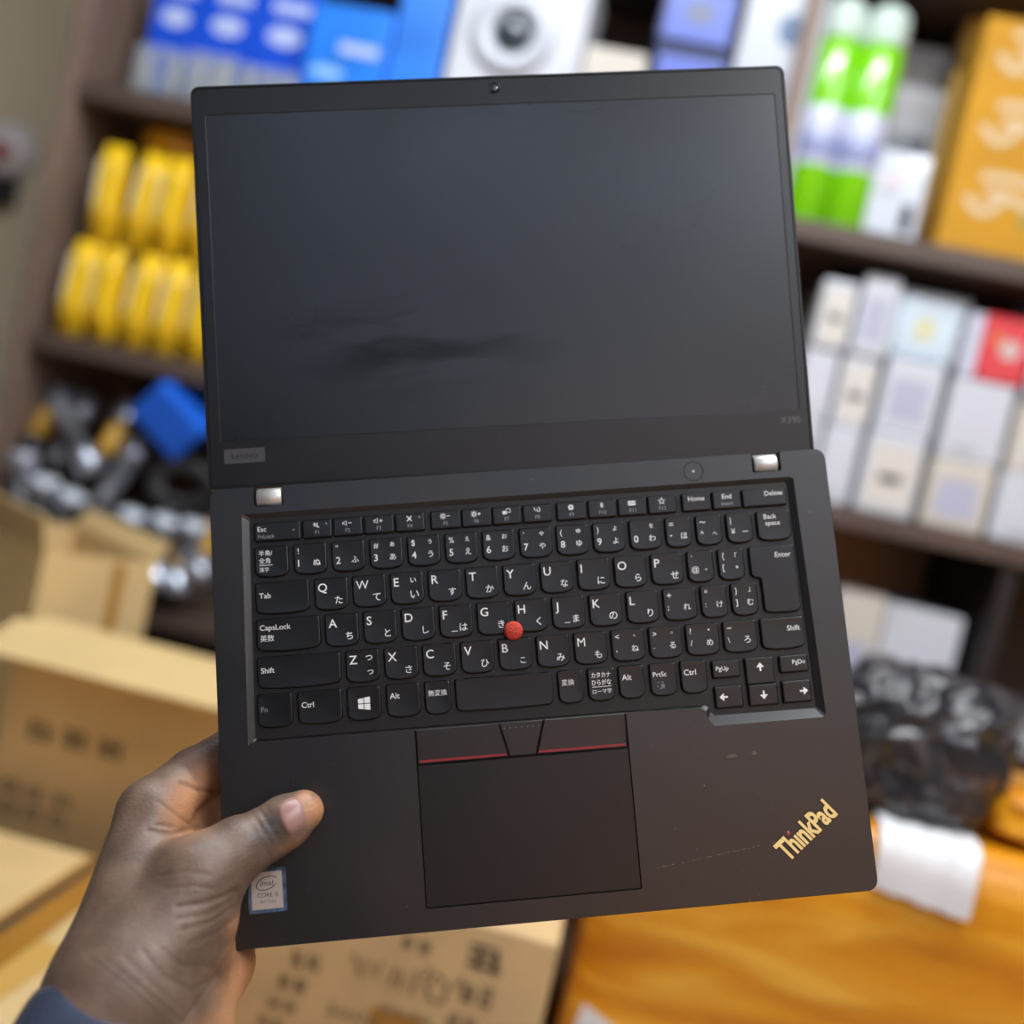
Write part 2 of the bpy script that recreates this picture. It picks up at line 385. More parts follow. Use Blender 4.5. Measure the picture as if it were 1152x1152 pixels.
for ci, (pl, pr, hs) in enumerate(cols):
    a = P(*pl, Y0 + .03); b = P(*pr, Y0 + .03); z = Z3
    for k, h in enumerate(hs):
        lv = 'top' if k == len(hs) - 1 else LV[k]
        m = paper_cream if (ci, k) in ((3, 0), (4, 1)) else paper_white
        dx = .003 * ((k * 7 + ci * 3) % 3 - 1)
        carton('white_carton', a.x + dx, b.x + dx, z, z + h - .0015, Y0 + .03 + .006 * (k % 2), .16, m,
               '%s white carton, %s box of the %s' % (('cream', 'lower')[0] if m is paper_cream else 'plain', lv, PL[ci]), 'box', 'white cartons stacked on the middle shelf', deco=wdeco((ci + k) % 3), bev=.005)
        z += h
    ztop[ci] = (a.x, b.x, z)
a0, b0, z0 = ztop[2]
r = empty('clear_packet', ((a0 + b0) / 2, Y0 + .04, z0), label='clear plastic packet with pale blue and yellow print, on the white cartons', cat='packet')
MB().box((-.046, .004, 0), (.046, .10, .088), mat('pale_blue_insert', srgb(200, 222, 238), .3, var=.1), .004).build('insert', r)
MB().box((-.014, .0035, .03), (.012, .004, .06), mat('yellow_spot', srgb(226, 214, 110), .4)).build('print', r)
cf = MB(); vv = []
bm = bmesh.new(); bmesh.ops.create_cube(bm, size=1); bmesh.ops.subdivide_edges(bm, edges=bm.edges[:], cuts=9, use_grid_fill=True)
for v in bm.verts:
    v.co = Vector((v.co.x * .104, v.co.y * .108 + .052, v.co.z * .094 + .049)) + .004 * Vector(noise.noise_vector(v.co * 5))
    v.co.z = max(v.co.z, .0005)
bm.verts.index_update()
cf.add([v.co[:] for v in bm.verts], [[v.index for v in f.verts] for f in bm.faces], mat('crinkled_clear_film', srgb(240, 244, 250), .06, alpha=.3, coat=1), True)
bm.free(); cf.build('film_wrap', r)
a0, b0, z0 = ztop[3]
red = mat('red_card', srgb(216, 38, 48), .22, var=.1, coat=.5)
r = empty('red_packet', ((a0 + b0) / 2 + .004, Y0 + .035, z0), label='red and silver glossy packet on top of the white cartons', cat='packet')
mb = MB().box((-.024, 0, 0), (.046, .09, .094), red, .004)
disc(mb, .016, .048, .014, .014, mat('silver_spot', srgb(206, 190, 186), .25)); disc(mb, -.004, .06, .006, .01, mat('orange_spot', srgb(226, 130, 50), .3))
mb.build('card_box', r)
MB().box((-.046, .002, 0), (-.024, .09, .092), mat('silver_foil_side', srgb(200, 204, 222), .2, coat=.8), .003).build('foil_side', r)

# --- lower shelf, left: torches, cable, tilted blue box
blk = mat('black_plastic', srgb(38, 38, 44), .35)
stl = mat('silver_torch_head', srgb(178, 184, 198), .22, metal=.7)
ybd = mat('mustard_band', srgb(210, 160, 50), .4, var=.1)
slv = mat('grey_torch_body', srgb(92, 94, 100), .4, var=.2)
tp = empty('torch'); tag(tp, 'x', 'torch', 'torches piled on the lower shelf')
MB().lathe([(.010, 0), (.015, .002), (.016, .02), (.016, .03)], blk, 24).build('tail_cap', tp)
MB().lathe([(.0155, .03), (.0155, .055), (.0155, .085), (.0155, .09)], ybd, 24).build('body', tp)
h_ = MB().lathe([(.017, .09), (.020, .10), (.023, .115), (.023, .128), (.021, .130)], stl, 28).build('head', tp)
MB().lathe([(.0205, .1302), (.02, .1308), (.01, .1325), (.001, .133)], mat('torch_lens', srgb(220, 226, 236), .05, coat=1), 24).build('lens', h_)
tp2 = empty('torch'); tag(tp2, 'x', 'torch', 'torches piled on the lower shelf')
MB().lathe([(.010, 0), (.015, .002), (.016, .02), (.016, .09)], slv, 24).build('body', tp2)
h2 = MB().lathe([(.017, .09), (.020, .10), (.023, .115), (.023, .128), (.021, .130)], stl, 28).build('head', tp2)
MB().lathe([(.0205, .1302), (.02, .1308), (.01, .1325), (.001, .133)], MATS['torch_lens'], 24).build('lens', h2)
def torch(pa, pb, Y, yellow, label, cnt=[0, 0]):
    """lies or stands between two points of the photograph, tail at pa and head at pb"""
    a = P(*pa, Y[0]); b = P(*pb, Y[1]); d = (b - a).normalized()
    src = tp if yellow else tp2; i = 0 if yellow else 1
    if cnt[i] == 0: o = src; o['label'] = label
    else: o = copy_tree(src, None, label)
    cnt[i] += 1
    q = Vector((0, 0, 1)).rotation_difference(d)
    o.rotation_mode = 'QUATERNION'; o.rotation_quaternion = q; o.location = b - d * .130
L = Y0
tor = [((28, 512), (73, 440), (L + .02, L + .10), 1, 'yellow banded torch leaning by the shelf side, head up'),
       ((60, 525), (98, 452), (L + .02, L + .10), 0, 'grey torch leaning between two yellow banded torches'),
       ((100, 540), (148, 458), (L + .02, L + .10), 1, 'yellow banded torch leaning in the middle of the pile below the yellow packets'),
       ((122, 552), (158, 500), (L + .00, L + .06), 0, 'grey torch with bright lens leaning under the blue tilted box'),
       ((20, 585), (28, 510), (L - .00, L - .01), 0, 'grey torch with lens up, at the left frame edge'),
       ((40, 590), (52, 540), (L + .01, L - .01), 0, 'grey torch, lens up, above the open carton rim'),
       ((60, 610), (82, 556), (L + .02, L - .00), 0, 'grey torch, lens up, second above the open carton rim'),
       ((96, 620), (112, 566), (L + .02, L - .00), 0, 'grey torch, lens up, third above the open carton rim'),
       ((132, 630), (150, 577), (L + .02, L - .00), 0, 'grey torch, lens up, right of the open carton flap'),
       ((166, 640), (187, 584), (L + .02, L - .00), 0, 'grey torch, lens up, next to the laptop hinge corner'),
       ((200, 650), (220, 589), (L + .02, L - .00), 0, 'grey torch, lens up, closest to the laptop edge'),
       ((186, 600), (172, 662), (L + .03, L - .01), 0, 'grey torch hanging head down beside the carton'),
       ((208, 606), (196, 668), (L + .03, L - .01), 1, 'yellow banded torch standing head down on the lowest shelf'),
       ((232, 612), (222, 652), (L + .03, L - .01), 1, 'yellow banded torch, head down, half hidden by the laptop'),
       ((150, 690), (172, 600), (L + .04, L + .05), 1, 'yellow banded torch standing upright on the lowest shelf beside the carton'),
       ((88, 500), (104, 530), (L + .02, L + .02), 0, 'grey torch, head down, in the pile under the dark shelf')]
for a in tor: torch(*a)
cb = [P(205 + 38 * math.cos(t) * (1 - .012 * t), 545 + 26 * math.sin(t) * (1 - .012 * t), L + .00 + .004 * (t % 3)) for t in np.arange(0, 6.28 * 5, .25)]
MB().tube(cb, .0055, mat('black_cable_rubber', srgb(44, 44, 46), .4), 8).build('cable_coil', label='coiled black cable lying on the torches beside the laptop', cat='cable')
c0 = P(204, 468, L + .04)
o = MB().box((-.05, -.05, -.036), (.05, .05, .036), mat('royal_blue_carton', srgb(34, 104, 226), .35, var=.06), .003).build('blue_box', None, c0, (math.radians(20), math.radians(38), math.radians(12)), label='royal blue box lying tilted on the torches below the yellow packets', cat='box')
# --- lower shelf, right: white boxes
for k, (pa, pb, lab) in enumerate((((900, 850), (1000, 675), 'white box on the lower shelf, beside the laptop edge, behind the black bag'), ((1004, 862), (1086, 697), 'white box on the lower shelf, right one above the black bag'))):
    X0, X1, Z0, Z1 = front_box(pa, pb, Y0 + .06, Z4)
    if k: X0 = XP + .003
    XP = X1
    carton('white_carton', X0, X1, Z4, Z1 if k else Z1 + .002, Y0 + .06, .2, paper_white if k else paper_cream, lab, 'box', deco=wdeco(k))

# ------------------------------------------------------------------ thing on the left wall
p = P(4, 168, 2.07)
r = empty('wall_bell', (p.x, 2.1, p.z), label='small white round bell with a red spot on the left wall', cat='bell')
Mx = Matrix.Rotation(math.pi / 2, 4, 'X')
MB().lathe([(.058, 0), (.060, .01), (.052, .035), (.03, .05), (.004, .052)], mat('white_bell_plastic', srgb(222, 220, 222), .3), 32, Mx).build('dome', r)
MB().lathe([(.018, .048), (.018, .056), (.004, .058)], mat('red_spot_plastic', srgb(170, 50, 44), .4), 20, Matrix.Translation((.012, 0, -.008)) @ Mx).build('red_spot', r)
p = P(-4, 212, 2.07)
MB().box((-.035, -.03, -.03), (.03, 0, .03), blk, .006).build('wall_socket', None, (p.x, 2.1, p.z), label='black socket block on the wall under the white bell', cat='socket')

# ------------------------------------------------------------------ cartons in front of the shelf
card = mat('brown_cardboard', srgb(222, 190, 134), 0.75, var=.07, scale=9, bump=.15, bscale=60)
card2 = mat('tan_cardboard', srgb(208, 176, 128), 0.75, var=.08, scale=9, bump=.15, bscale=60)
card_in = mat('pale_cardboard_inside', srgb(216, 186, 130), 0.8, var=.05, scale=9)
ctape = mat('brown_parcel_tape', srgb(178, 126, 52), 0.25, var=.1, scale=6)
inkc = mat('carton_ink', srgb(66, 56, 48), 0.7)
inkl = mat('faded_carton_ink', srgb(120, 100, 76), 0.7)
def glyphs(mb, x0, z0, w_, h_, y, n, rows, m, seed):
    """printed block characters: small strokes"""
    rnd = random.Random(seed)
    for r_ in range(rows):
        for k in range(n):
            cx = x0 + w_ * (k + .1) / n; cz = z0 + h_ * (r_ + .1) / rows; cw = w_ / n * .8; ch = h_ / rows * .75
            for q in range(3):
                zz = cz + ch * (q + rnd.uniform(.1, .4)) / 3; rect(mb, cx, zz, cx + cw * rnd.uniform(.6, 1), zz + ch * .13, m, y)
            for q in range(2):
                xx = cx + cw * (q + rnd.uniform(.1, .5)) / 2; rect(mb, xx, cz, xx + cw * .14, cz + ch * rnd.uniform(.6, 1), m, y - .0002)
def slab(p0, p1, p2, p3, th):
    """a board with corners p0..p3 and thickness th"""
    n = (p1 - p0).cross(p3 - p0).normalized() * th
    vs = [p0, p1, p2, p3, p0 - n, p1 - n, p2 - n, p3 - n]
    return vs, [(0, 1, 2, 3), (7, 6, 5, 4), (0, 4, 5, 1), (1, 5, 6, 2), (2, 6, 7, 3), (3, 7, 4, 0)]
# open carton standing with a corner to the viewer
def open_carton(name, cx, cy, z0, z1, wx, wy, rz, label, flaps, deco=None, mbody=card):
    r = empty(name, (cx, cy, z0), rz, label=label, cat='carton')
    t = .005; h = z1 - z0
    mb = MB()
    mb.box((0, 0, 0), (wx, t, h), mbody); mb.box((0, wy - t, 0), (wx, wy, h), mbody)
    mb.box((0, t, 0), (t, wy - t, h), mbody); mb.box((wx - t, t, 0), (wx, wy - t, h), mbody); mb.box((t, t, 0), (wx - t, wy - t, t), mbody)
    if deco: deco(mb, wx, wy, h)
    mb.build('body', r)
    for (sd, ln, ang) in flaps:
        c, s_ = math.cos(ang) * ln, math.sin(ang) * ln
        if sd == 'f': q = [(0, 0, h), (wx, 0, h), (wx, -c, h + s_), (0, -c, h + s_)]
        if sd == 'b': q = [(wx, wy, h), (0, wy, h), (0, wy + c, h + s_), (wx, wy + c, h + s_)]
        if sd == 'l': q = [(0, wy, h), (0, 0, h), (-c, 0, h + s_), (-c, wy, h + s_)]
        if sd == 'r': q = [(wx, 0, h), (wx, wy, h), (wx + c, wy, h + s_), (wx + c, 0, h + s_)]
        vs, fs = slab(*[Vector(v) for v in q], .004)
        MB().add(vs, fs, card_in).build('flap', r)
    return r
def decoA(mb, wx, wy, h):
    rect(mb, wx * .62, h - .10, wx * .72, h - .005, ctape, -.0006)
# carton with its front flap folded out
a = P(24, 702, 1.20); b = P(300, 764, 1.20)
zt = (a.z + b.z) / 2
r = empty('flap_carton', (a.x, 1.20, 0), label='narrow carton with its long front flap folded out, left of the laptop', cat='carton')
wdt = b.x - a.x
mb = MB().box((0, 0, 0), (wdt, .05, zt), card, .002)
glyphs(mb, .03, zt - .135, .13, .032, -.0006, 3, 1, inkc, 3)
glyphs(mb, .01, zt - .23, .10, .05, -.0006, 3, 2, inkl, 5)
mb.build('body', r)
vs, fs = slab(Vector((-.004, 0, zt)), Vector((wdt, 0, zt)), Vector((wdt, -.085, zt - .022)), Vector((-.004, -.085, zt - .022)), .004)
MB().add(vs, fs, card_in).build('flap', r)
pc = P(50, 622, 1.27)
open_carton('open_carton', pc.x, pc.y, 0, pc.z, .15, .25, math.radians(52), 'open empty carton with raised flaps, in front of the torches', [('l', .045, math.radians(78)), ('r', .03, math.radians(60))], decoA)
# low carton at the left bottom, top taped
pb_ = P(60, 950, 1.12); zt2 = pb_.z
r = empty('taped_carton', (-.75, .62, 0), label='taped carton with a dark seam on its top, beneath the hand', cat='carton')
TWX = P(262, 1060, .95).x - .006 + .75
mb = MB().box((0, 0, 0), (TWX, .50, zt2), card, .004)
mb.build('body', r)
lt = Vector((.75, -.62, 0))
q0 = P(0, 1043, 1.0); q1 = P(135, 955, 1.0)
def top_pt(px, py, dz):
    d = CR @ Vector(((px - 576) / FPX, -(py - 576) / FPX, -1)); s_ = (zt2 + dz - CAMZ) / d.z
    return Vector((0, 0, CAMZ)) + d * s_ + lt
def stripe(name, pts, dz, m, wd_):
    mb = MB(); A_, B_ = top_pt(*pts[0], dz), top_pt(*pts[1], dz); t = (B_ - A_).normalized(); n = Vector((-t.y, t.x, 0)) * wd_
    for v in (A_, B_): v.x = min(max(v.x, .006), TWX - .006); v.y = min(max(v.y, .006), .494)
    mb.quad([A_ + n, A_ - n, B_ - n, B_ + n], m); mb.build(name, r)
stripe('tape', [(-60, 1100), (135, 965)], .0012, ctape, .026)
stripe('seam', [(-60, 1084), (140, 950)], .0018, inkc, .005)
stripe('tape', [(-80, 1152), (60, 1062)], .0009, mat('pale_tape', srgb(214, 170, 92), .3), .02)
# carton with writing at the bottom centre
CY = .95
a = P(262, 1060, CY); b = P(640, 1042, CY)
ztc = P(400, 1000, CY).z
r = empty('printed_carton', (a.x, CY, 0), label='carton with dark printed marks and scribbled handwriting below the laptop', cat='carton')
wdc = b.x - a.x - .004
mb = MB().box((0, 0, 0), (wdc, .28, ztc), card2, .004)
def lc(px, py): p = P(px, py, CY); return (p.x - a.x, p.z)
for (px, py, sx, sz, k) in ((345, 1080, .030, .020, 1), (330, 1105, .03, .018, 4), (318, 1130, .030, .012, 2), (305, 1150, .026, .014, 6), (470, 1062, .03, .016, 7), (548, 1075, .042, .036, 8), (538, 1118, .034, .026, 9), (520, 1150, .03, .02, 10)):
    x, z = lc(px, py); glyphs(mb, x - sx / 2, z - sz / 2, sx, sz, -.0008, 2 if sx < .035 else 1, 1, inkc, k)
for st in ([(398, 1072), (408, 1100), (412, 1078), (424, 1098), (430, 1080)], [(438, 1108), (446, 1088), (454, 1096), (448, 1112)], [(462, 1118), (470, 1092), (478, 1100), (484, 1088)], [(486, 1126), (478, 1110), (492, 1096), (504, 1108), (498, 1128), (488, 1126)], [(512, 1112), (522, 1100)]):
    ribbon(mb, [lc(*q) for q in st], .0035, inkl, -.0010)
for (px, py) in ((392, 1140), (452, 1140)):
    x, z = lc(px, py); glyphs(mb, x - .02, z - .006, .05, .012, -.0008, 4, 1, inkl, px)
x, z = lc(440, 1148); rect(mb, x - .02, z - .03, x + .03, z + .008, ctape)
mb.build('body', r)
# big parcel wrapped in orange tape
DY = 1.02
a = P(655, 1040, DY); zt = P(985, 932, DY).z
def orange_mat():
    m = mat('orange_packing_tape', srgb(206, 124, 16), 0.28, coat=.3)
    nt = m.node_tree; b_ = nt.nodes['Principled BSDF']
    tc = nt.nodes.new('ShaderNodeTexCoord'); mp = nt.nodes.new('ShaderNodeMapping'); mp.inputs['Scale'].default_value = (1.6, 1.6, 9); mp.inputs['Rotation'].default_value = (0, .10, 0)
    nt.links.new(tc.outputs['Object'], mp.inputs['Vector'])
    n = nt.nodes.new('ShaderNodeTexNoise'); n.inputs['Scale'].default_value = 3.2; n.inputs['Detail'].default_value = 6; n.inputs['Distortion'].default_value = .8
    nt.links.new(mp.outputs['Vector'], n.inputs['Vector'])
    rp = nt.nodes.new('ShaderNodeValToRGB'); e = rp.color_ramp.elements
    e[0].position = .3; e[0].color = srgb(200, 120, 6); e[1].position = .68; e[1].color = srgb(238, 176, 60)
    x = rp.color_ramp.elements.new(.5); x.color = srgb(220, 146, 20)
    nt.links.new(n.outputs['Fac'], rp.inputs['Fac']); nt.links.new(rp.outputs['Color'], b_.inputs['Base Color'])
    bp = nt.nodes.new('ShaderNodeBump'); bp.inputs['Strength'].default_value = .5; bp.inputs['Distance'].default_value = .004
    nt.links.new(n.outputs['Fac'], bp.inputs['Height']); nt.links.new(bp.outputs['Normal'], b_.inputs['Normal'])
    return m
om = orange_mat()
r = empty('taped_parcel', (a.x, DY, 0), label='large parcel wrapped in glossy orange tape at the bottom right', cat='parcel')
bm = bmesh.new(); bmesh.ops.create_cube(bm, size=1); bmesh.ops.subdivide_edges(bm, edges=bm.edges[:], cuts=24, use_grid_fill=True)
wdp = .75
for v in bm.verts:
    c = v.co.copy(); q = Vector(((c.x + .5) * wdp, (c.y + .5) * .42, (c.z + .5) * zt))
    rr = .022                                         # rounded edges
    lo = Vector((rr, rr, rr)); hi = Vector((wdp - rr, .42 - rr, zt - rr))
    inn = Vector((min(max(q.x, lo.x), hi.x), min(max(q.y, lo.y), hi.y), min(max(q.z, lo.z), hi.z)))
    d = q - inn
    if d.length > 1e-6: q = inn + d.normalized() * rr
    q += .004 * Vector(noise.noise_vector(Vector((q.x * 5, q.y * 5, q.z * 14))))
    q.z = max(q.z, 0); v.co = q
bm.verts.index_update()
MB().add([v.co[:] for v in bm.verts], [[v.index for v in f.verts] for f in bm.faces], om, True).build('wrapping', r); bm.free()
def wrap_sheet(px0, px1, drop, m, name, back=.10):
    """a paper sheet folded over the top front edge"""
    x0 = P(*px0, DY).x - a.x; x1 = P(*px1, DY).x - a.x
    prof = [(-.008, zt - drop), (-.008, zt - drop * .6), (-.0075, zt - .02), (-.003, zt - .002), (.01, zt + .0055), (.04, zt + .007), (back, zt + .006)]
    vs = []; n = 10
    for i in range(n + 1):
        for (y, z) in prof: vs.append((x0 + (x1 - x0) * i / n, y - .001 * math.sin(i * 1.3), z + .001 * math.sin(i * 2.1) + (.010 * i / n if z < zt - .01 else 0) * -1))
    fs = [(i * 7 + k, i * 7 + k + 1, i * 7 + 8 + k, i * 7 + 7 + k) for i in range(n) for k in range(6)]
    MB().add(vs, fs, m, True).build(name, r)
wrap_sheet((992, 932), (1106, 955), .050, mat('white_waybill', srgb(226, 226, 228), .3, var=.04, coat=.5), 'waybill', .05)
x, z = P(672, 1142, DY).x - a.x, P(672, 1142, DY).z
MB().quad([(x - .02, -.008, z - .02), (x + .02, -.008, z - .03), (x + .022, -.008, z - .005), (x - .015, -.008, z + .012)], MATS['white_waybill']).build('paper_scrap', r)
# rolled orange parcel lying on top at the right edge
p = P(1140, 925, 1.10)
bm = bmesh.new(); bmesh.ops.create_uvsphere(bm, u_segments=40, v_segments=24, radius=1)
for v in bm.verts:
    c = v.co.copy(); c = Vector([abs(q) ** .45 * (1 if q > 0 else -1) for q in c])
    c += .10 * Vector(noise.noise_vector(c * 2.6)); v.co = Vector((c.x * .085, c.y * .07, c.z * .026))
    v.co.z = max(v.co.z, -.022)
bm.verts.index_update()
MB().add([v.co[:] for v in bm.verts], [[v.index for v in f.verts] for f in bm.faces], om, True).build('small_parcel', None, (p.x + .045, 1.12, zt + .030), label='small orange taped bundle resting on the large orange parcel', cat='parcel'); bm.free()

# black plastic bag on the parcel
bagm = mat('black_bag_plastic', srgb(40, 40, 46), .3, coat=.5, bump=.2, bscale=40)
def crumple(name, loc, sx, sy, sz, seed, label, cat, m):
    bm = bmesh.new(); bmesh.ops.create_icosphere(bm, subdivisions=6, radius=1)
    off = Vector((seed * 3.1, seed * 1.7, seed))
    for v in bm.verts:
        c = v.co.copy(); c = Vector([abs(q) ** .75 * (1 if q > 0 else -1) for q in c])
        n1 = 1 - abs(noise.noise(c * 1.7 + off)) * 2; n2 = 1 - abs(noise.noise(c * 4.3 + off)) * 2; n3 = noise.noise(c * 9 + off)
        n4 = 1 - abs(noise.noise(Vector((c.x * 3, c.y * 3, c.z * 9)) + off)) * 2
        c *= 1 + .13 * n1 + .06 * n2 + .02 * n3 + .025 * n4
        v.co = Vector((c.x * sx, c.y * sy, max(c.z, -.92) * sz))
    bm.verts.index_update()
    o = MB().add([v.co[:] for v in bm.verts], [[v.index for v in f.verts] for f in bm.faces], m, True).build(name, None, loc, label=label, cat=cat)
    bm.free(); return o
p = P(1012, 870, 1.115)
crumple('plastic_bag', (p.x, 1.115, zt + .066), .080, .070, .070, 2, 'crumpled black plastic bag between the laptop edge and the white boxes', 'bag', bagm)
p = P(1110, 830, 1.27)
crumple('plastic_bag', (p.x + .01, 1.29, zt + .054), .085, .080, .055, 5, 'dark grey rumpled bag behind the black bag, toward the right edge', 'bag', mat('grey_bag_plastic', srgb(58, 54, 56), .3, coat=.4, bump=.3, bscale=30))

# ------------------------------------------------------------------ the laptop
RB = np.array([[0.99556307, 0.07845809, -0.05194708], [-0.06956413, 0.98543725, 0.15515883], [0.06336405, -0.15085675, 0.9865228]])
TB = np.array([-150.1561104, -10.77808851, 545.38243521])
RL = np.array([[0.99661133, 0.06241181, -0.0535781], [-0.05900526, 0.99626976, 0.0629678], [0.05730817, -0.05959304, 0.99657636]])
TL = np.array([-166.26284117, -219.6838271, 566.57886069])
SG = np.diag([1., -1., -1.])
def pose(R, T):
    M = Matrix.Identity(4); A = SG @ R @ SG; t = SG @ T * .001
    for i in range(3):
        for j in range(3): M[i][j] = A[i, j]
        M[i][3] = t[i]
    return CAM @ M
MBASE, MLID = pose(RB, TB), pose(RL, TL)
HB, HL, WB = .2187, .2076, .312
mm = .001
def m3(x, y, z=0.0): return (x * mm, -y * mm, z * mm)
laptop = empty('laptop', label='black open laptop held up flat open in front of the shelves', cat='laptop')
laptop.matrix_world = MBASE
def plastic(name, col, rough, dust=None, spec=.5, bump=.08):
    m = mat(name, col, rough, spec=spec)
    nt = m.node_tree; b_ = nt.nodes['Principled BSDF']; tc = nt.nodes.new('ShaderNodeTexCoord')
    n = nt.nodes.new('ShaderNodeTexNoise'); n.inputs['Scale'].default_value = 14; n.inputs['Detail'].default_value = 5
    nt.links.new(tc.outputs['Object'], n.inputs['Vector'])
    mr = nt.nodes.new('ShaderNodeMapRange'); mr.inputs['To Min'].default_value = rough - .06; mr.inputs['To Max'].default_value = rough + .08
    nt.links.new(n.outputs['Fac'], mr.inputs['Value']); nt.links.new(mr.outputs['Result'], b_.inputs['Roughness'])
    if dust:
        r_ = nt.nodes.new('ShaderNodeValToRGB'); r_.color_ramp.elements[0].position = .45; r_.color_ramp.elements[1].position = .75
        r_.color_ramp.elements[0].color = col; r_.color_ramp.elements[1].color = dust
        nt.links.new(n.outputs['Fac'], r_.inputs['Fac'])
        v = nt.nodes.new('ShaderNodeTexNoise'); v.inputs['Scale'].default_value = 420; v.inputs['Detail'].default_value = 1
        nt.links.new(tc.outputs['Object'], v.inputs['Vector'])
        r2 = nt.nodes.new('ShaderNodeValToRGB'); r2.color_ramp.elements[0].position = .77; r2.color_ramp.elements[1].position = .84
        nt.links.new(v.outputs['Fac'], r2.inputs['Fac'])
        mx = nt.nodes.new('ShaderNodeMix'); mx.data_type = 'RGBA'; mx.inputs['B'].default_value = srgb(110, 100, 90)
        nt.links.new(r2.outputs['Color'], mx.inputs['Factor']); nt.links.new(r_.outputs['Color'], mx.inputs['A'])
        nt.links.new(mx.outputs['Result'], b_.inputs['Base Color'])
    return m
deck_m = plastic('soft_black_deck', srgb(12, 12, 13), .36, dust=srgb(25, 21, 18), spec=.75)
tray_m = plastic('matte_black_tray', srgb(13, 13, 14), .46, spec=.5)
key_m = plastic('black_key_plastic', srgb(9, 9, 10), .32, spec=.5)
pad_m = plastic('smooth_black_pad', srgb(12, 11, 11), .34, spec=.5)
lid_m = plastic('black_lid_plastic', srgb(14, 14, 16), .40, spec=.45)
bez_m = plastic('black_bezel_plastic', srgb(11, 11, 13), .36, spec=.6)
gap_m = mat('dark_gap', srgb(6, 6, 7), .7)
scr_m = plastic('matte_dark_screen', srgb(9, 10, 13), .28, spec=.7)
def add_smear(m, cx, cy, sx, sy):
    nt = m.node_tree; b_ = nt.nodes['Principled BSDF']; tc = nt.nodes.new('ShaderNodeTexCoord')
    mp = nt.nodes.new('ShaderNodeMapping'); mp.inputs['Location'].default_value = (-cx / sx, -cy / sy, 0); mp.inputs['Scale'].default_value = (1 / sx, 1 / sy, 0)
    nt.links.new(tc.outputs['Object'], mp.inputs['Vector'])
    ln = nt.nodes.new('ShaderNodeVectorMath'); ln.operation = 'LENGTH'; nt.links.new(mp.outputs['Vector'], ln.inputs[0])
    f = nt.nodes.new('ShaderNodeMapRange'); f.inputs['From Min'].default_value = 1; f.inputs['From Max'].default_value = .2; nt.links.new(ln.outputs['Value'], f.inputs['Value'])
    m2 = nt.nodes.new('ShaderNodeMapping'); m2.inputs['Scale'].default_value = (14, 60, 1); m2.inputs['Rotation'].default_value = (0, 0, .08); nt.links.new(tc.outputs['Object'], m2.inputs['Vector'])
    n = nt.nodes.new('ShaderNodeTexNoise'); n.inputs['Scale'].default_value = 1; n.inputs['Detail'].default_value = 6; n.inputs['Distortion'].default_value = .6; nt.links.new(m2.outputs['Vector'], n.inputs['Vector'])
    g = nt.nodes.new('ShaderNodeMapRange'); g.inputs['From Min'].default_value = .46; g.inputs['From Max'].default_value = .62; nt.links.new(n.outputs['Fac'], g.inputs['Value'])
    mu = nt.nodes.new('ShaderNodeMath'); mu.operation = 'MULTIPLY'; nt.links.new(f.outputs['Result'], mu.inputs[0]); nt.links.new(g.outputs['Result'], mu.inputs[1])
    sp = nt.nodes.new('ShaderNodeMapRange'); sp.inputs['To Min'].default_value = b_.inputs['Specular IOR Level'].default_value; sp.inputs['To Max'].default_value = .36
    nt.links.new(mu.outputs['Value'], sp.inputs['Value']); nt.links.new(sp.outputs['Result'], b_.inputs['Specular IOR Level'])
add_smear(scr_m, .105, -.140, .085, .032)
white_l = mat('white_legend', srgb(248, 248, 246), .5)
grey_l = mat('grey_legend', srgb(150, 150, 152), .5)
steel = mat('brushed_hinge_steel', srgb(205, 205, 200), .45, metal=.7)

def rrect(x0, y0, x1, y1, rs, n=6, bulge=0.0):
    """rounded rectangle outline, mm, y down, clockwise from top-left; rs = radii tl, tr, br, bl; bulge bows the bottom edge"""
    pts = []
    cs = [((x0 + rs[0], y0 + rs[0]), 180, rs[0]), ((x1 - rs[1], y0 + rs[1]), 270, rs[1]), ((x1 - rs[2], y1 - rs[2]), 0, rs[2]), ((x0 + rs[3], y1 - rs[3]), 90, rs[3])]
    for (c, a0, r_) in cs:
        for k in range(n + 1):
            a = math.radians(a0 + 90 * k / n); pts.append([c[0] + r_ * math.cos(a), c[1] + r_ * math.sin(a)])
        if a0 == 0 and bulge:
            for k in range(1, 8):
                t = k / 8; pts.append([x1 - rs[2] + (x0 + rs[3] - x1 + rs[2]) * t, y1])
    if bulge:
        w_ = x1 - x0
        for p_ in pts:
            f = max(0, min(1, (p_[1] - (y0 + (y1 - y0) * .5)) / ((y1 - y0) * .5)))
            u = (p_[0] - (x0 + x1) / 2) / (w_ / 2); p_[1] += bulge * f * f * (1 - u * u) - bulge * f * f
    return [tuple(p_) for p_ in pts]
def inset(pts, d):
    n = len(pts); out = []
    for i in range(n):
        a, b, c = Vector(pts[i - 1]), Vector(pts[i]), Vector(pts[(i + 1) % n])
        e1 = (b - a); e2 = (c - b)
        if e1.length < 1e-9: e1 = e2
        if e2.length < 1e-9: e2 = e1
        n1 = Vector((-e1.y, e1.x)).normalized(); n2 = Vector((-e2.y, e2.x)).normalized()
        m_ = (n1 + n2); m_ = m_.normalized() / max(.5, m_.normalized().dot(n1)) if m_.length > 1e-6 else n1
        out.append((b.x + m_.x * d, b.y + m_.y * d))
    return out
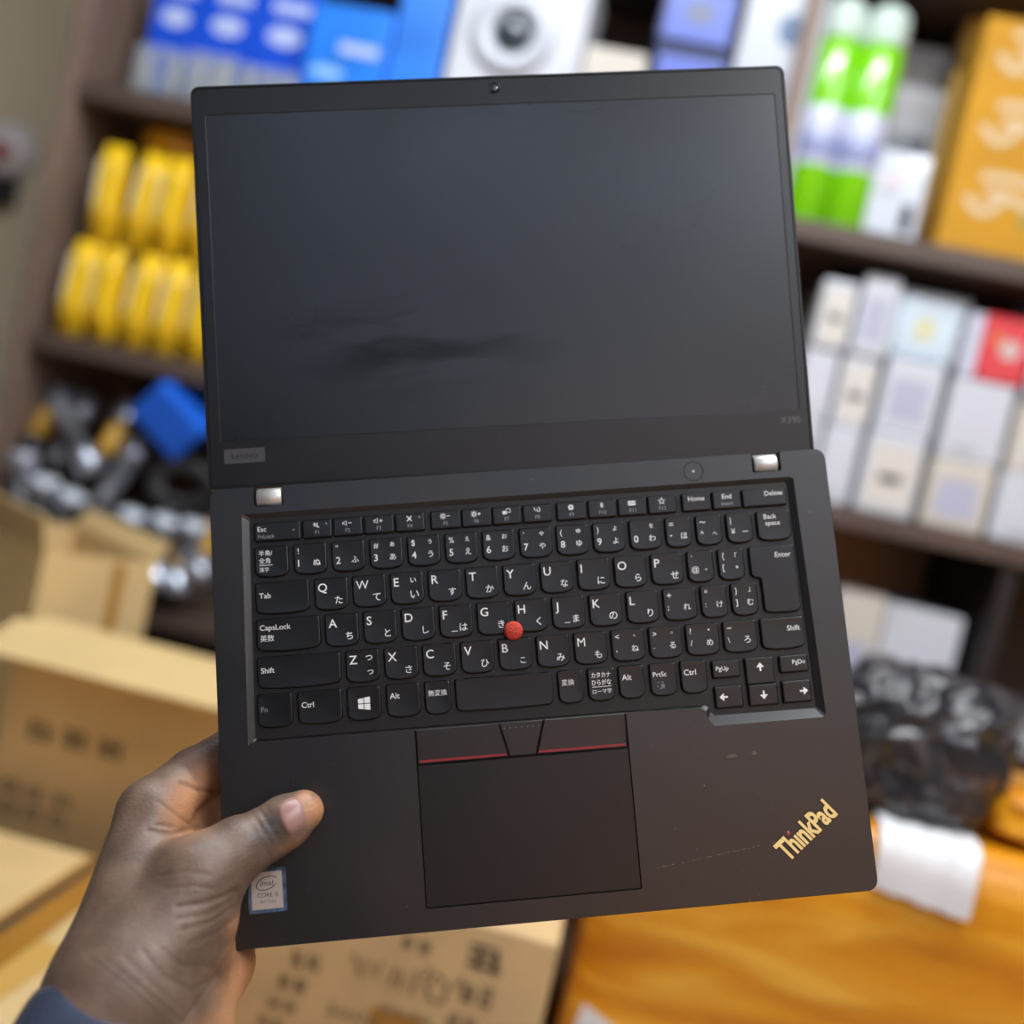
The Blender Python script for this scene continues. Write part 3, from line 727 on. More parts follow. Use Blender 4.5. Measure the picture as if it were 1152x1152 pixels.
def rings(mb, loops, m, cap_top=True, cap_bot=False, smooth=False):
    """loops: list of (outline, z) of the same length"""
    n = len(loops[0][0]); vs = [m3(x, y, z) for o, z in loops for x, y in o]; fs = []
    for i in range(len(loops) - 1):
        for k in range(n): fs.append((i * n + k, i * n + (k + 1) % n, (i + 1) * n + (k + 1) % n, (i + 1) * n + k))
    mb.add(vs, fs, m, smooth)
    if cap_top: mb.add([m3(x, y, loops[-1][1]) for x, y in loops[-1][0]], [tuple(range(n))], m)
    if cap_bot: mb.add([m3(x, y, loops[0][1]) for x, y in loops[0][0]], [tuple(range(n))], m)
    return mb
def fill(mb, loops, z, m):
    """flat face at height z with holes"""
    bm = bmesh.new(); es = []
    for lp in loops:
        vs = [bm.verts.new(m3(x, y, z)) for x, y in lp]
        for i in range(len(vs)): es.append(bm.edges.new((vs[i], vs[(i + 1) % len(vs)])))
    bmesh.ops.triangle_fill(bm, use_beauty=True, use_dissolve=False, edges=es)
    bm.verts.index_update()
    mb.add([v.co[:] for v in bm.verts], [[v.index for v in f.verts] for f in bm.faces], m); bm.free()

# ---- base: outline with hinge notches
n1a, n1b, n2a, n2b, nd = 21.2, 36.0, 273.6, 288.9, 10.0
outer = rrect(0, 0, 312, 218.7, (5, 5, 5, 2.5))
i_tl = 6                                              # last point of the top-left arc
outer_n = outer[:7] + [(n1a, 0), (n1a, nd - 1), (n1a + 1, nd), (n1b - .5, nd), (n1b, nd - .5), (n1b, 0), (n2a, 0), (n2a, nd - .5), (n2a + .5, nd), (n2b - 1, nd), (n2b, nd - 1), (n2b, 0)] + outer[7:]
well = [(19.4, 15.6), (289.8, 15.6), (290.8, 16.6), (292.4, 129.6), (291.6, 130.2), (241.2, 129.8), (239.4, 127.8), (238.6, 125.6), (236.4, 124.4), (198, 124.0), (94, 123.6), (17.6, 123.4), (16.8, 122.6), (18.4, 16.6)]
cham = [(15.6, 13.2), (292.6, 13.2), (294.4, 14.6), (296.6, 133.6), (295.6, 134.8), (240.4, 134.8), (237.6, 131.4), (236.8, 127.4), (234.4, 125.6), (198, 124.8), (94, 124.4), (15.6, 124.6), (13.6, 126.0), (15.0, 14.4)]
padh = rrect(93.4, 124.9, 197.2, 208.4, (.4, .4, 1.2, 1.2), 3)
mb = MB()
ZW = -1.7
hole = [(x, y) for x, y in padh]
for p_ in range(len(hole)):
    if hole[p_][1] < 126: hole[p_] = (hole[p_][0], 125.4)
fill(mb, [outer_n, cham, hole], 0, deck_m)
nw = len(well)
mb.add([m3(x, y, 0) for x, y in cham] + [m3(x, y, ZW) for x, y in well], [(k, (k + 1) % nw, nw + (k + 1) % nw, nw + k) for k in range(nw)], deck_m)
rings(mb, [(inset(outer_n, 0), -.0), (inset(outer_n, -.35), -.5), (inset(outer_n, -.1), -5.5), (inset(outer_n, .6), -14), (inset(outer_n, 1.6), -15.6)], deck_m, True)
rings(mb, [(hole, 0), (inset(hole, .1), -1.2)], gap_m, True)
mb.build('base_shell', laptop)
mb = MB(); fill(mb, [well], ZW, tray_m); mb.build('keyboard_tray', laptop)

# ---- legends: one mesh per string, made in one go
KANA = {}
def strings_mesh(strs):
    objs = {}
    for s_ in strs:
        cu = bpy.data.curves.new('t', 'FONT'); cu.body = s_; cu.size = 1; cu.resolution_u = 3
        cu.offset = (.032 if s_ == 'ThınkPad' else .008 if len(s_) == 1 and s_.isascii() and s_.isalnum() and s_ not in 'MW'
                     else .004 if s_.isascii() and len(s_) > 1 else .006 if all(0x3040 <= ord(c) < 0x30ff for c in s_) else 0)
        o = bpy.data.objects.new('t', cu); C.objects.link(o); objs[s_] = o
    bpy.context.view_layer.update(); dg = bpy.context.evaluated_depsgraph_get()
    for s_, o in objs.items():
        me = o.evaluated_get(dg).to_mesh()
        KANA[s_] = ([v.co[:2] for v in me.vertices], [tuple(p_.vertices) for p_ in me.polygons])
        o.evaluated_get(dg).to_mesh_clear()
    for o in objs.values():
        cu = o.data; bpy.data.objects.remove(o); bpy.data.curves.remove(cu)
def put(mb, s_, x, y, h, z, m, ax=0.0, ay=1.0, wmax=None, sx=1.0):
    """string with its ink box height h (mm) placed with its (ax, ay) corner at x, y (y down)"""
    vs, fs = KANA[s_]
    if not vs: return
    xs = [v[0] for v in vs]; ys = [v[1] for v in vs]
    k = h / (max(ys) - min(ys)) if isinstance(h, (int, float)) else h[0]
    kx = k * sx
    wd_ = (max(xs) - min(xs)) * kx; ht = (max(ys) - min(ys)) * k
    if wmax and wd_ > wmax: kx *= wmax / wd_; wd_ = wmax
    x0 = x - ax * wd_; yt = y - (1 - ay) * ht
    mb.add([m3(x0 + (v[0] - min(xs)) * kx, yt + (max(ys) - v[1]) * k, z) for v in vs], fs, m)
CAP = .72                                             # cap height of the built-in font at size 1
def word(mb, s_, x, y, cap, m, ax=0.0, z=.05, wmax=None):
    """word with cap height in mm, baseline-aligned by its own scale"""
    vs, fs = KANA[s_]; k = cap / CAP
    xs = [v[0] for v in vs]; wd_ = (max(xs) - min(xs)) * k; kx = k
    if wmax and wd_ > wmax: kx *= wmax / wd_; wd_ = wmax
    x0 = x - ax * wd_
    mb.add([m3(x0 + (v[0] - min(xs)) * kx, y + cap - v[1] * k, z) for v in vs], fs, m)
ROWF = (18.5, 27.3); ROWN = (30.2, 45.2); ROWQ = (48.0, 63.6); ROWA = (65.9, 81.8); ROWZ = (84.4, 99.9); ROWB = (102.3, 118.1)
LET = {}
keys = []                                             # (x0, x1, y0, y1, style, spec)
def K(x0, x1, row, kind, *sp): keys.append((x0, x1, row[0], row[1], kind, sp))
K(21.0, 43.4, ROWF, 'f', 'Esc', 'FnLock')
for (x0, x1), n_, ic in zip([(44.6, 58.8), (59.8, 74.0), (75.1, 89.5), (90.6, 105.0), (108.3, 122.9), (123.9, 138.3), (139.3, 153.5), (154.6, 169.0), (171.7, 186.6), (187.7, 202.0), (203.0, 217.4), (218.3, 232.7)],
                            range(1, 13), ['mute', 'vol-', 'vol+', 'mic', 'sun-', 'sun+', 'disp', 'wifi', 'gear', 'bt', 'kbd', 'star']):
    K(x0, x1, ROWF, 'i', ic, 'F%d' % n_)
K(235.8, 250.4, ROWF, 'f2', 'Home', ''); K(251.5, 266.0, ROWF, 'f2', 'End', 'Insert'); K(267.0, 289.6, ROWF, 'fr', 'Delete')
K(20.6, 36.8, ROWN, 'han', '半角/', '全角', '漢字')
for x0, sy, dg_, k1, k2 in [(39.7, '!', '1', '', 'ぬ'), (58.4, '"', '2', '', 'ふ'), (77.1, '#', '3', 'ぁ', 'あ'), (95.8, '$', '4', 'ぅ', 'う'), (114.5, '%', '5', 'ぇ', 'え'), (133.1, '&', '6', 'ぉ', 'お'), (151.8, "'", '7', 'ゃ', 'や'), (170.4, '(', '8', 'ゅ', 'ゆ'), (188.9, ')', '9', 'ょ', 'よ'), (207.5, '', '0', 'を', 'わ')]:
    K(x0, x0 + 16, ROWN, 'n', sy, dg_, k1, k2)
K(225.9, 239.0, ROWN, 'n', '=', '-', '', 'ほ'); K(241.5, 254.7, ROWN, 'n', '~', '^', '', 'へ'); K(257.2, 270.4, ROWN, 'n', '|', '¥', '', 'ー'); K(273.0, 290.2, ROWN, 'bs', 'Back', 'space')
K(20.2, 46.2, ROWQ, 'w', 'Tab')
for i, (c, k2, k1) in enumerate([('Q', 'た', ''), ('W', 'て', ''), ('E', 'い', 'ぃ'), ('R', 'す', ''), ('T', 'か', ''), ('Y', 'ん', ''), ('U', 'な', ''), ('I', 'に', ''), ('O', 'ら', ''), ('P', 'せ', '')]):
    K(49.0 + 18.63 * i, 65.1 + 18.63 * i, ROWQ, 'l', c, k1, k2)
K(235.2, 248.3, ROWQ, 'n', '`', '@', '', '゛'); K(251.0, 264.1, ROWQ, 'n', '{', '[', '「', '゜')
K(267.1, 290.4, (ROWQ[0], ROWA[1]), 'enter', 'Enter')
K(19.8, 50.6, ROWA, 'w2', 'CapsLock', '英数')
for i, (c, k2) in enumerate([('A', 'ち'), ('S', 'と'), ('D', 'し'), ('F', 'は'), ('G', 'き'), ('H', 'く'), ('J', 'ま'), ('K', 'の'), ('L', 'り')]):
    K(53.2 + 18.66 * i, 69.3 + 18.66 * i, ROWA, 'l', c, '', k2)
K(221.2, 237.8, ROWA, 'n', '+', ';', '', 'れ'); K(240.2, 253.4, ROWA, 'n', '*', ':', '', 'け'); K(255.7, 269.0, ROWA, 'n', '}', ']', '」', 'む')
K(19.5, 59.6, ROWZ, 'w', 'Shift')
for i, (c, k2, k1) in enumerate([('Z', 'つ', 'っ'), ('X', 'さ', ''), ('C', 'そ', ''), ('V', 'ひ', ''), ('B', 'こ', ''), ('N', 'み', ''), ('M', 'も', '')]):
    K(62.3 + 18.72 * i, 78.5 + 18.72 * i, ROWZ, 'l', c, k1, k2)
K(193.3, 209.7, ROWZ, 'n', '<', ',', '、', 'ね'); K(212.1, 228.6, ROWZ, 'n', '>', '.', '。', 'る'); K(230.7, 247.4, ROWZ, 'n', '?', '/', '・', 'め'); K(249.6, 266.5, ROWZ, 'n', '_', '\\', '', 'ろ'); K(268.7, 290.7, ROWZ, 'wr', 'Shift')
K(18.8, 35.4, ROWB, 'fn', 'Fn'); K(38.2, 59.2, ROWB, 'w', 'Ctrl'); K(62.0, 78.0, ROWB, 'win'); K(81.0, 97.0, ROWB, 'wa', 'Alt'); K(99.6, 111.9, ROWB, 'jp', '無変換')
K(114.6, 162.2, ROWB, 'sp'); K(165.1, 177.4, ROWB, 'jp', '変換'); K(179.9, 193.0, ROWB, 'kata', 'カタカナ', 'ひらがな', 'ローマ字'); K(195.2, 207.9, ROWB, 'wa', 'Alt'); K(210.8, 223.9, ROWB, 'prt', 'PrtSc'); K(226.2, 239.2, ROWB, 'wa', 'Ctrl')
K(242.2, 256.1, (103.4, 111.6), 'pg', 'PgUp'); K(258.9, 273.2, (103.2, 116.0), 'ar', 0); K(276.3, 290.6, (103.4, 111.6), 'pgr', 'PgDn')
K(242.2, 256.0, (116.0, 126.4), 'ar', 3); K(259.2, 273.6, (116.5, 126.5), 'ar', 2); K(276.3, 290.5, (116.0, 126.4), 'ar', 1)
STR = set()
for k in keys:
    for s_ in k[5]:
        if isinstance(s_, str) and s_ and k[4] not in (): STR.add(s_)
STR |= {'Lenovo', 'X390', 'ThinkPad', 'ThınkPad', 'intel', 'CORE i5', '8th Gen', '✂'}
STR -= {'mute', 'vol-', 'vol+', 'mic', 'sun-', 'sun+', 'disp', 'wifi', 'gear', 'bt', 'kbd', 'star'}
strings_mesh(STR)

def stroke(mb, pts, wd_, m, z=.05):
    """a flat printed line through points in mm (y down)"""
    vs = []; fs = []; n = len(pts)
    for i, p_ in enumerate(pts):
        a = pts[max(i - 1, 0)]; b = pts[min(i + 1, n - 1)]
        t = Vector((b[0] - a[0], b[1] - a[1])); t = t.normalized() if t.length else Vector((1, 0)); q = Vector((-t.y, t.x)) * wd_ / 2
        vs += [m3(p_[0] + q.x, p_[1] + q.y, z), m3(p_[0] - q.x, p_[1] - q.y, z)]
    for i in range(n - 1): fs.append((2 * i, 2 * i + 1, 2 * i + 3, 2 * i + 2))
    mb.add(vs, fs, m)
def poly(mb, pts, m, z=.05): mb.add([m3(x, y, z) for x, y in pts], [tuple(range(len(pts)))], m)
def circ(cx, cy, r_, n=16, a0=0, a1=2 * math.pi): return [(cx + r_ * math.cos(a0 + (a1 - a0) * k / n), cy + r_ * math.sin(a0 + (a1 - a0) * k / n)) for k in range(n + 1)]
def icon(mb, ic, cx, cy, m, zi):
    def stroke(mb, pts, wd_, m): stroke_(mb, pts, wd_ + .08, m, zi)
    def poly(mb, pts, m): poly_(mb, pts, m, zi)
    if ic in ('mute', 'vol-', 'vol+'):
        sx = cx - (0 if ic == 'mute' else .9)
        stroke(mb, [(sx - 1.2, cy - .45), (sx - .5, cy - .45), (sx + .5, cy - 1.2), (sx + .5, cy + 1.2), (sx - .5, cy + .45), (sx - 1.2, cy + .45), (sx - 1.2, cy - .45)], .3, m)
        if ic == 'mute': stroke(mb, [(cx - 1.3, cy - 1.2), (cx + 1.3, cy + 1.3)], .35, m)
        else: stroke(mb, [(cx + .6, cy), (cx + 2.2, cy)], .35, m)
        if ic == 'vol+': stroke(mb, [(cx + 1.4, cy - .8), (cx + 1.4, cy + .8)], .35, m)
    if ic == 'mic':
        stroke(mb, [(cx - 1.2, cy - 1.3), (cx + 1.2, cy + 1.3)], .4, m); stroke(mb, [(cx + 1.2, cy - 1.3), (cx - 1.2, cy + 1.3)], .4, m); stroke(mb, circ(cx, cy, .55), .3, m)
    if ic in ('sun-', 'sun+'):
        sx = cx - .9; stroke(mb, circ(sx, cy, .75), .35, m)
        for k in range(8):
            a = k * math.pi / 4; stroke(mb, [(sx + 1.15 * math.cos(a), cy + 1.15 * math.sin(a)), (sx + 1.65 * math.cos(a), cy + 1.65 * math.sin(a))], .3, m)
        stroke(mb, [(cx + 1.0, cy), (cx + 2.4, cy)], .35, m)
        if ic == 'sun+': stroke(mb, [(cx + 1.7, cy - .7), (cx + 1.7, cy + .7)], .35, m)
    if ic == 'disp':
        poly(mb, [(cx - 1.9, cy - .5), (cx + .3, cy - .5), (cx + .3, cy + 1.2), (cx - 1.9, cy + 1.2)], m)
        stroke(mb, [(cx + .1, cy - .9), (cx + .1, cy - 1.5), (cx + 2.1, cy - 1.5), (cx + 2.1, cy + .3), (cx + .7, cy + .3)], .3, m)
    if ic == 'wifi':
        stroke(mb, [(cx - 1.3, cy - 1.1), (cx - .6, cy + .6), (cx, cy - .6), (cx + .5, cy + 1.0)], .35, m); stroke(mb, circ(cx + .2, cy, 1.4, 8, -1, 1), .3, m)
    if ic == 'gear':
        stroke(mb, circ(cx, cy, .85), .6, m)
        for k in range(8):
            a = k * math.pi / 4; stroke(mb, [(cx + .9 * math.cos(a), cy + .9 * math.sin(a)), (cx + 1.5 * math.cos(a), cy + 1.5 * math.sin(a))], .5, m)
    if ic == 'bt': stroke(mb, [(cx - .8, cy - .7), (cx + .8, cy + .7), (cx, cy + 1.5), (cx, cy - 1.5), (cx + .8, cy - .7), (cx - .8, cy + .7)], .3, m)
    if ic == 'kbd':
        poly(mb, [(cx - 1.9, cy - 1.1), (cx + 1.9, cy - 1.1), (cx + 1.9, cy - .5), (cx - 1.9, cy - .5)], m); poly(mb, [(cx - 1.9, cy + .6), (cx + 1.9, cy + .6), (cx + 1.9, cy + 1.1), (cx - 1.9, cy + 1.1)], m)
        for k in range(5): poly(mb, [(cx - 1.9 + .8 * k, cy - .4), (cx - 1.4 + .8 * k, cy - .4), (cx - 1.4 + .8 * k, cy + .5), (cx - 1.9 + .8 * k, cy + .5)], m)
    if ic == 'star':
        ps = [(cx + (1.8 if k % 2 == 0 else .75) * math.sin(k * math.pi / 5), cy - (1.8 if k % 2 == 0 else .75) * math.cos(k * math.pi / 5)) for k in range(10)]
        stroke(mb, ps + ps[:2], .35, m)

stroke_, poly_ = stroke, poly
def key_obj(k):
    x0, x1, y0, y1, kind, sp = k
    small = kind in ('f', 'i', 'f2', 'fr', 'ar', 'pg', 'pgr')
    if kind == 'enter':
        out = [(x0 + .8, y0), (x1 - 1, y0), (x1 - .2, y0 + .6), (x1 + .3, y1 - 2.2), (x1 - 1.8, y1 - .4), (x1 - 6, y1), (x0 + 10, y1 - .2), (x0 + 6, y1 - .9), (x0 + 4.9, y1 - 2.4), (x0 + 4.7, y0 + 16.8), (x0 + 3.8, y0 + 15.6), (x0 + 1.4, y0 + 15.2), (x0, y0 + 13.6), (x0, y0 + .8)]
    elif small: out = rrect(x0, y0, x1, y1, (.7, .7, .9, .9) if kind != 'ar' else (.6, 1.2, .6, .6), 4)
    else: out = rrect(x0, y0, x1, y1, (1.2, 1.2, 3.0, 3.0), 5, bulge=1.1 if x1 - x0 < 45 else .5)
    mb = MB()
    z1 = .1
    rings(mb, [(inset(out, -.35), ZW), (inset(out, -.25), z1 - .65), (inset(out, .08), z1 - .18), (inset(out, .55), z1)], key_m, False)
    n = len(out)
    if kind == 'enter': mb.add([m3(x, y, z1) for x, y in inset(out, .55)], [tuple(range(n))], key_m)
    else:                                             # shallow dish
        cx, cy = (x0 + x1) / 2, (y0 + y1) / 2; tops = []
        base = inset(out, .55)
        for t, dz in ((1, 0), (.75, -.10), (.45, -.17), (.15, -.2)): tops.append(([(cx + (x - cx) * t, cy + (y - cy) * t) for x, y in base], z1 + (dz if not small else 0)))
        rings(mb, tops, key_m, True, smooth=True)
    o = mb.build('key', laptop)
    lg = MB(); Wm, Gm = white_l, grey_l; zz = z1 + .02
    def wd(s_, x, y, cap, m=Wm, ax=0.0, wmax=None): word(lg, s_, x, y, cap, m, ax, zz, wmax)
    def kn(s_, xc, yc, h):                            # kana centred
        if s_: put(lg, s_, xc, yc, h, zz, Wm, .5, .5)
    if kind == 'l':
        wd(sp[0], x0 + 1.7, y0 + 2.3, 4.3)
        if sp[1]: kn(sp[1], x0 + 11.3, y0 + 4.0, 2.5)
        kn(sp[2], x0 + 11.6, y0 + 11.0, {'く': 4, 'し': 3.6, 'り': 3.9, 'こ': 2.8, 'つ': 2.2}.get(sp[2], 3.7))
        if sp[0] in 'FJ': poly(lg, [(x0 + 5.6, y0 + 12.7), (x0 + 8.6, y0 + 12.7), (x0 + 8.6, y0 + 13.0), (x0 + 5.6, y0 + 13.0)], Wm, zz)
    elif kind == 'n':
        wn = x1 - x0
        def sym(s_, x, y, cap):
            if s_ in ('-', '_', '~', '=', '+'): put(lg, s_, x, y + cap * .5, .45 if s_ in '-_' else (.9 if s_ == '~' else 2.2 if s_ == '+' else 1.4), zz, Wm, 0, .5, sx=1 if s_ != '_' else .5)
            else: wd(s_, x, y, cap)
        if sp[0]: sym(sp[0], x0 + 2.0, y0 + 1.8, 2.9)
        sym(sp[1], x0 + 1.9, y0 + 7.6, 3.5 if sp[1].isdigit() else 2.9)
        kx = x0 + wn * .70
        if sp[2]: kn(sp[2], kx, y0 + 3.2, 1.0 if sp[2] in ('、', '。', '・') else 2.3)
        if sp[3]: kn(sp[3], kx, y0 + 9.4, {'゛': 1.0, '゜': 1.3, 'ー': .4, 'へ': 1.6, 'ろ': 3.4}.get(sp[3], 3.2))
    elif kind == 'f':
        wd(sp[0], x0 + 1.6, y0 + 1.6, 2.5); wd(sp[1], x0 + 1.7, y0 + 5.5, 2.0, Gm); poly(lg, circ(x1 - 3.2, y0 + 4.2, .5), Gm, zz)
    elif kind == 'i':
        icon(lg, sp[0], (x0 + x1) / 2 - .2, y0 + 2.7, Wm, zz); wd(sp[1], (x0 + x1) / 2, y0 + 5.3, 1.9, Gm, .5)
        if sp[0] in ('mute', 'mic'): poly(lg, circ(x1 - 2.4, y0 + 2.2, .5), Gm, zz)
    elif kind == 'f2':
        wd(sp[0], (x0 + x1) / 2, y0 + 1.3, 2.5, Wm, .5)
        if sp[1]: wd(sp[1], (x0 + x1) / 2, y0 + 5.2, 1.9, Gm, .5)
    elif kind == 'fr': wd(sp[0], x1 - 2.0, y0 + 1.2, 2.5, Wm, 1.0)
    elif kind == 'han':
        for q, (s_, yy) in enumerate(zip(sp, (3.2, 7.0, 11.4))): put(lg, s_, x0 + 2, y0 + yy, 2.8 if q < 2 else 2.3, zz, Wm, 0, .5, 9.0 if q != 1 else 6.6)
        stroke(lg, [(x0 + 2, y0 + 9.2), (x0 + 8.6, y0 + 9.2)], .3, Wm, zz)
    elif kind == 'bs': wd(sp[0], x0 + 3.6, y0 + 1.4, 2.5); wd(sp[1], x0 + 4.2, y0 + 4.7, 2.5)
    elif kind == 'w': wd(sp[0], x0 + 1.8, y0 + 5.0, 2.7)
    elif kind == 'wa': wd(sp[0], x0 + 1.6, y0 + 4.0, 2.8)
    elif kind == 'wr': wd(sp[0], x1 - 2.2, y0 + 4.0, 2.7, Wm, 1.0)
    elif kind == 'w2': wd(sp[0], x0 + 1.8, y0 + 2.8, 2.7); put(lg, sp[1], x0 + 1.8, y0 + 9.4, 3.2, zz, Wm, 0, .5, 8)
    elif kind == 'fn': wd(sp[0], x0 + 1.8, y0 + 5.8, 2.5, Gm)
    elif kind == 'enter': wd(sp[0], x1 - 2.2, y0 + 3.2, 2.7, Wm, 1.0)
    elif kind == 'jp': put(lg, sp[0], x0 + 1.7, y0 + 5.6, 3.0, zz, Wm, 0, .5, x1 - x0 - 3.2)
    elif kind == 'kata':
        for s_, yy, h in zip(sp, (3.2, 6.8, 11.2), (2.6, 2.8, 2.3)): put(lg, s_, (x0 + x1) / 2, y0 + yy, h, zz, Wm, .5, .5, 9.6)
        stroke(lg, [(x0 + 1.8, y0 + 9.0), (x1 - 1.8, y0 + 9.0)], .25, Wm, zz)
    elif kind == 'prt':
        wd(sp[0], x0 + 1.5, y0 + 4.0, 2.4, wmax=x1 - x0 - 3)
        for k_ in range(10):
            if k_ % 2 == 0: stroke(lg, circ(x0 + 5, y0 + 10.5, 1.7, 4, k_ * .628, k_ * .628 + .628), .3, Gm, zz)
        stroke(lg, [(x0 + 5, y0 + 10), (x0 + 6.6, y0 + 12.2)], .4, Gm, zz); stroke(lg, [(x0 + 6.4, y0 + 10), (x0 + 5, y0 + 12.2)], .4, Gm, zz)
    elif kind == 'win':
        cx, cy = x0 + 8, y0 + 8; a = [(-2.9, -2.3), (-.3, -2.7), (-.3, -.2), (-2.9, -.2)]; b = [(.1, -2.8), (2.9, -3.2), (2.9, -.2), (.1, -.2)]
        for q in (a, b, [(x, -y - 0) for x, y in a], [(x, -y) for x, y in b]): poly(lg, [(cx + x, cy + y) for x, y in q], Wm, zz)
    elif kind == 'pg': wd(sp[0], x0 + 1.8, y0 + 2.6, 2.2, wmax=9)
    elif kind == 'pgr': wd(sp[0], x1 - 1.6, y0 + 2.2, 2.2, Wm, 1.0, 9)
    elif kind == 'ar':
        cx, cy = {0: ((x0 + x1) / 2 + .2, y0 + 4.6), 1: (x1 - 3.6, (y0 + y1) / 2), 2: ((x0 + x1) / 2 + .2, y0 + 5.2), 3: (x0 + 4.2, (y0 + y1) / 2)}[sp[0]]
        a = sp[0] * math.pi / 2
        for q in ([(0, -2.1), (2.0, .2), (-2.0, .2)], [(-.45, .1), (.45, .1), (.45, 2.1), (-.45, 2.1)]):
            poly(lg, [(cx + x * math.cos(a) - y * math.sin(a), cy + x * math.sin(a) + y * math.cos(a)) for x, y in q], Wm, zz)
    if lg.v: lg.build('legend', o)
for k in keys: key_obj(k)
# ---- pointing stick
tp_ = MB().lathe([(.0030, -.0012), (.0032, .0006), (.0044, .0012), (.0047, .0022), (.0043, .0031), (.0034, .0037), (.0022, .0040), (.0006, .0041)], mat('red_rubber_cap', srgb(206, 58, 44), .55, var=.12, scale=900, bump=.6, bscale=1400), 32, Matrix.Translation(m3(145.0, 80.8, 0)))
tp_.build('pointing_stick', laptop, label='red rubber cap')
# ---- touchpad and its three buttons
zp = -.05
o_ = rrect(93.9, 141.9, 196.7, 207.9, (.6, .6, 1.0, 1.0), 3)
mb = MB(); rings(mb, [(o_, -1.1), (o_, zp - .15), (inset(o_, .2), zp)], pad_m); mb.build('touchpad', laptop)
redst = mat('dark_red_stripe', srgb(150, 36, 44), .4)
dotm = mat('grey_dots', srgb(96, 98, 102), .5)
btn_m = plastic('satin_black_button', srgb(14, 14, 16), .36, spec=.7)
def button(o_, stripe=None, dots=False):
    mb = MB(); n = len(o_)
    rings(mb, [(o_, -1.1), (o_, .25), (inset(o_, .25), .45)], btn_m, False)
    top = inset(o_, .25)
    mb.add([m3(x, y, .45 - .55 * max(0, (y - 125) / 16)) for x, y in top], [tuple(range(n))], btn_m)
    b_ = mb.build('touchpad_button', laptop)
    if stripe:
        x0, x1 = stripe; z_ = lambda y: .47 - .55 * (y - 125) / 16
        MB().quad([m3(x0, 139.5, z_(139.5)), m3(x1, 139.5, z_(139.5)), m3(x1, 140.6, z_(140.6)), m3(x0, 140.6, z_(140.6))], redst).build('red_stripe', b_)
    if dots:
        mb = MB()
        for k in range(7): mb.lathe([(.0004, 0), (.00038, .00012), (.0001, .0002)], dotm, 8, Matrix.Translation(m3(136.9 + 2.85 * k, 127.6, .36)))
        mb.build('raised_dots', b_)
button([(94.2, 125.0), (134.2, 125.0), (138.0, 141.0), (94.2, 141.2)][::1], (95.2, 137.2))
button([(134.9, 125.0), (156.2, 125.0), (151.4, 141.0), (138.8, 141.0)], None, True)
button([(156.9, 125.0), (196.4, 125.0), (196.4, 141.4), (152.2, 141.0)], (152.6, 195.6))
# ---- power button
pw = Matrix.Translation(m3(243.2, 7.0, 0))
pb0 = MB().lathe([(.0051, -.0002), (.0051, .00012), (.0048, .0002), (.0047, -.0001), (.0020, -.0003), (.0004, -.00032)], mat('gloss_black_button', srgb(5, 5, 6), .5, spec=.25), 40, pw).build('power_button', laptop)
mb = MB()
for r_ in (1.6, 2.6, 3.6): stroke(mb, circ(243.2, 7.0, r_, 32), .18, mat('ring_grey', srgb(70, 70, 72), .4), .02)
mb.add([m3(x, y, .03) for x, y in circ(243.2, 7.0, .7, 12)[:-1]], [tuple(range(12))], mat('power_light_grey', srgb(190, 190, 190), .3)); mb.build('ring_marking', pb0)
# ---- hinges
for (x0, x1) in ((22.6, 34.9), (275.0, 287.2)):
    mb = MB(); prof = []
    for k in range(13):
        a = math.radians(-20 + 220 * k / 12); prof.append((5.4 - 5.2 * math.cos(a), -4.6 + 5.0 * math.sin(a)))
    vs = [m3(x, y, z) for x in (x0, x0 + .3, x1 - .3, x1) for y, z in [((5.4 + (yy - 5.4) * (.94 if x in (x0, x1) else 1)), z_ if x not in (x0, x1) else z_ - .25) for yy, z_ in prof]]
    n = len(prof); fs = [(i * n + k, i * n + k + 1, (i + 1) * n + k + 1, (i + 1) * n + k) for i in range(3) for k in range(n - 1)] + [tuple(range(n)), tuple(3 * n + k for k in range(n))]
    mb.add(vs, fs, steel, True); mb.build('hinge', laptop, label='silver metal hinge')
# ---- badge: tilted metal word with a red dot
bd = MB(); zb = .25
ang = math.atan2(193.1 - 171.5, 261.3 - 290.0)        # along the word, y down
ax = Vector((290.0 - 261.3, 171.5 - 193.1)).normalized(); up_ = Vector((269.8 - 261.3, 203.0 - 193.1)).normalized()
org = Vector((269.6, 203.2)); L_ = 35.2; H_ = 12.2
vs, fs = KANA['ThınkPad']; xs = [v[0] for v in vs]; ys = [v[1] for v in vs]
kx = (L_ - 1.4) / (max(xs) - min(xs)); ky = (H_ - 1.2) / (max(ys) - min(ys))
def bpt(u, v, z): q = org + ax * u - up_ * v; return m3(q.x, q.y, z)
bm = bmesh.new()
bv = [bm.verts.new(bpt(.7 + (v[0] - min(xs)) * kx, .6 + (v[1] - min(ys)) * ky, zb)) for v in vs]
for f in fs:
    try: bm.faces.new([bv[i] for i in f])
    except ValueError: pass
bmesh.ops.remove_doubles(bm, verts=bm.verts[:], dist=1e-6)
bm.verts.index_update()
goldm = mat('badge_gold_metal', srgb(252, 222, 146), .35)
fv = [v.co[:] for v in bm.verts]; ff = [[v.index for v in f.verts] for f in bm.faces]; bm.free()
mbk = MB()                                            # dark surround: the word fattened
for du, dv in [(math.cos(a) * .55, math.sin(a) * .55) for a in np.linspace(0, 2 * math.pi, 9)[:-1]]:
    mbk.add([bpt(.7 + (v[0] - min(xs)) * kx + du, .6 + (v[1] - min(ys)) * ky + dv, .12 + .002 * du) for v in vs], fs, mat('badge_dark_rim', srgb(22, 14, 12), .35))
dotc = bpt(.7 + (max(xs) - min(xs)) * kx * .285, .6 + (max(ys) - min(ys)) * ky * .93, 0)
bdo = mbk.build('badge', laptop)
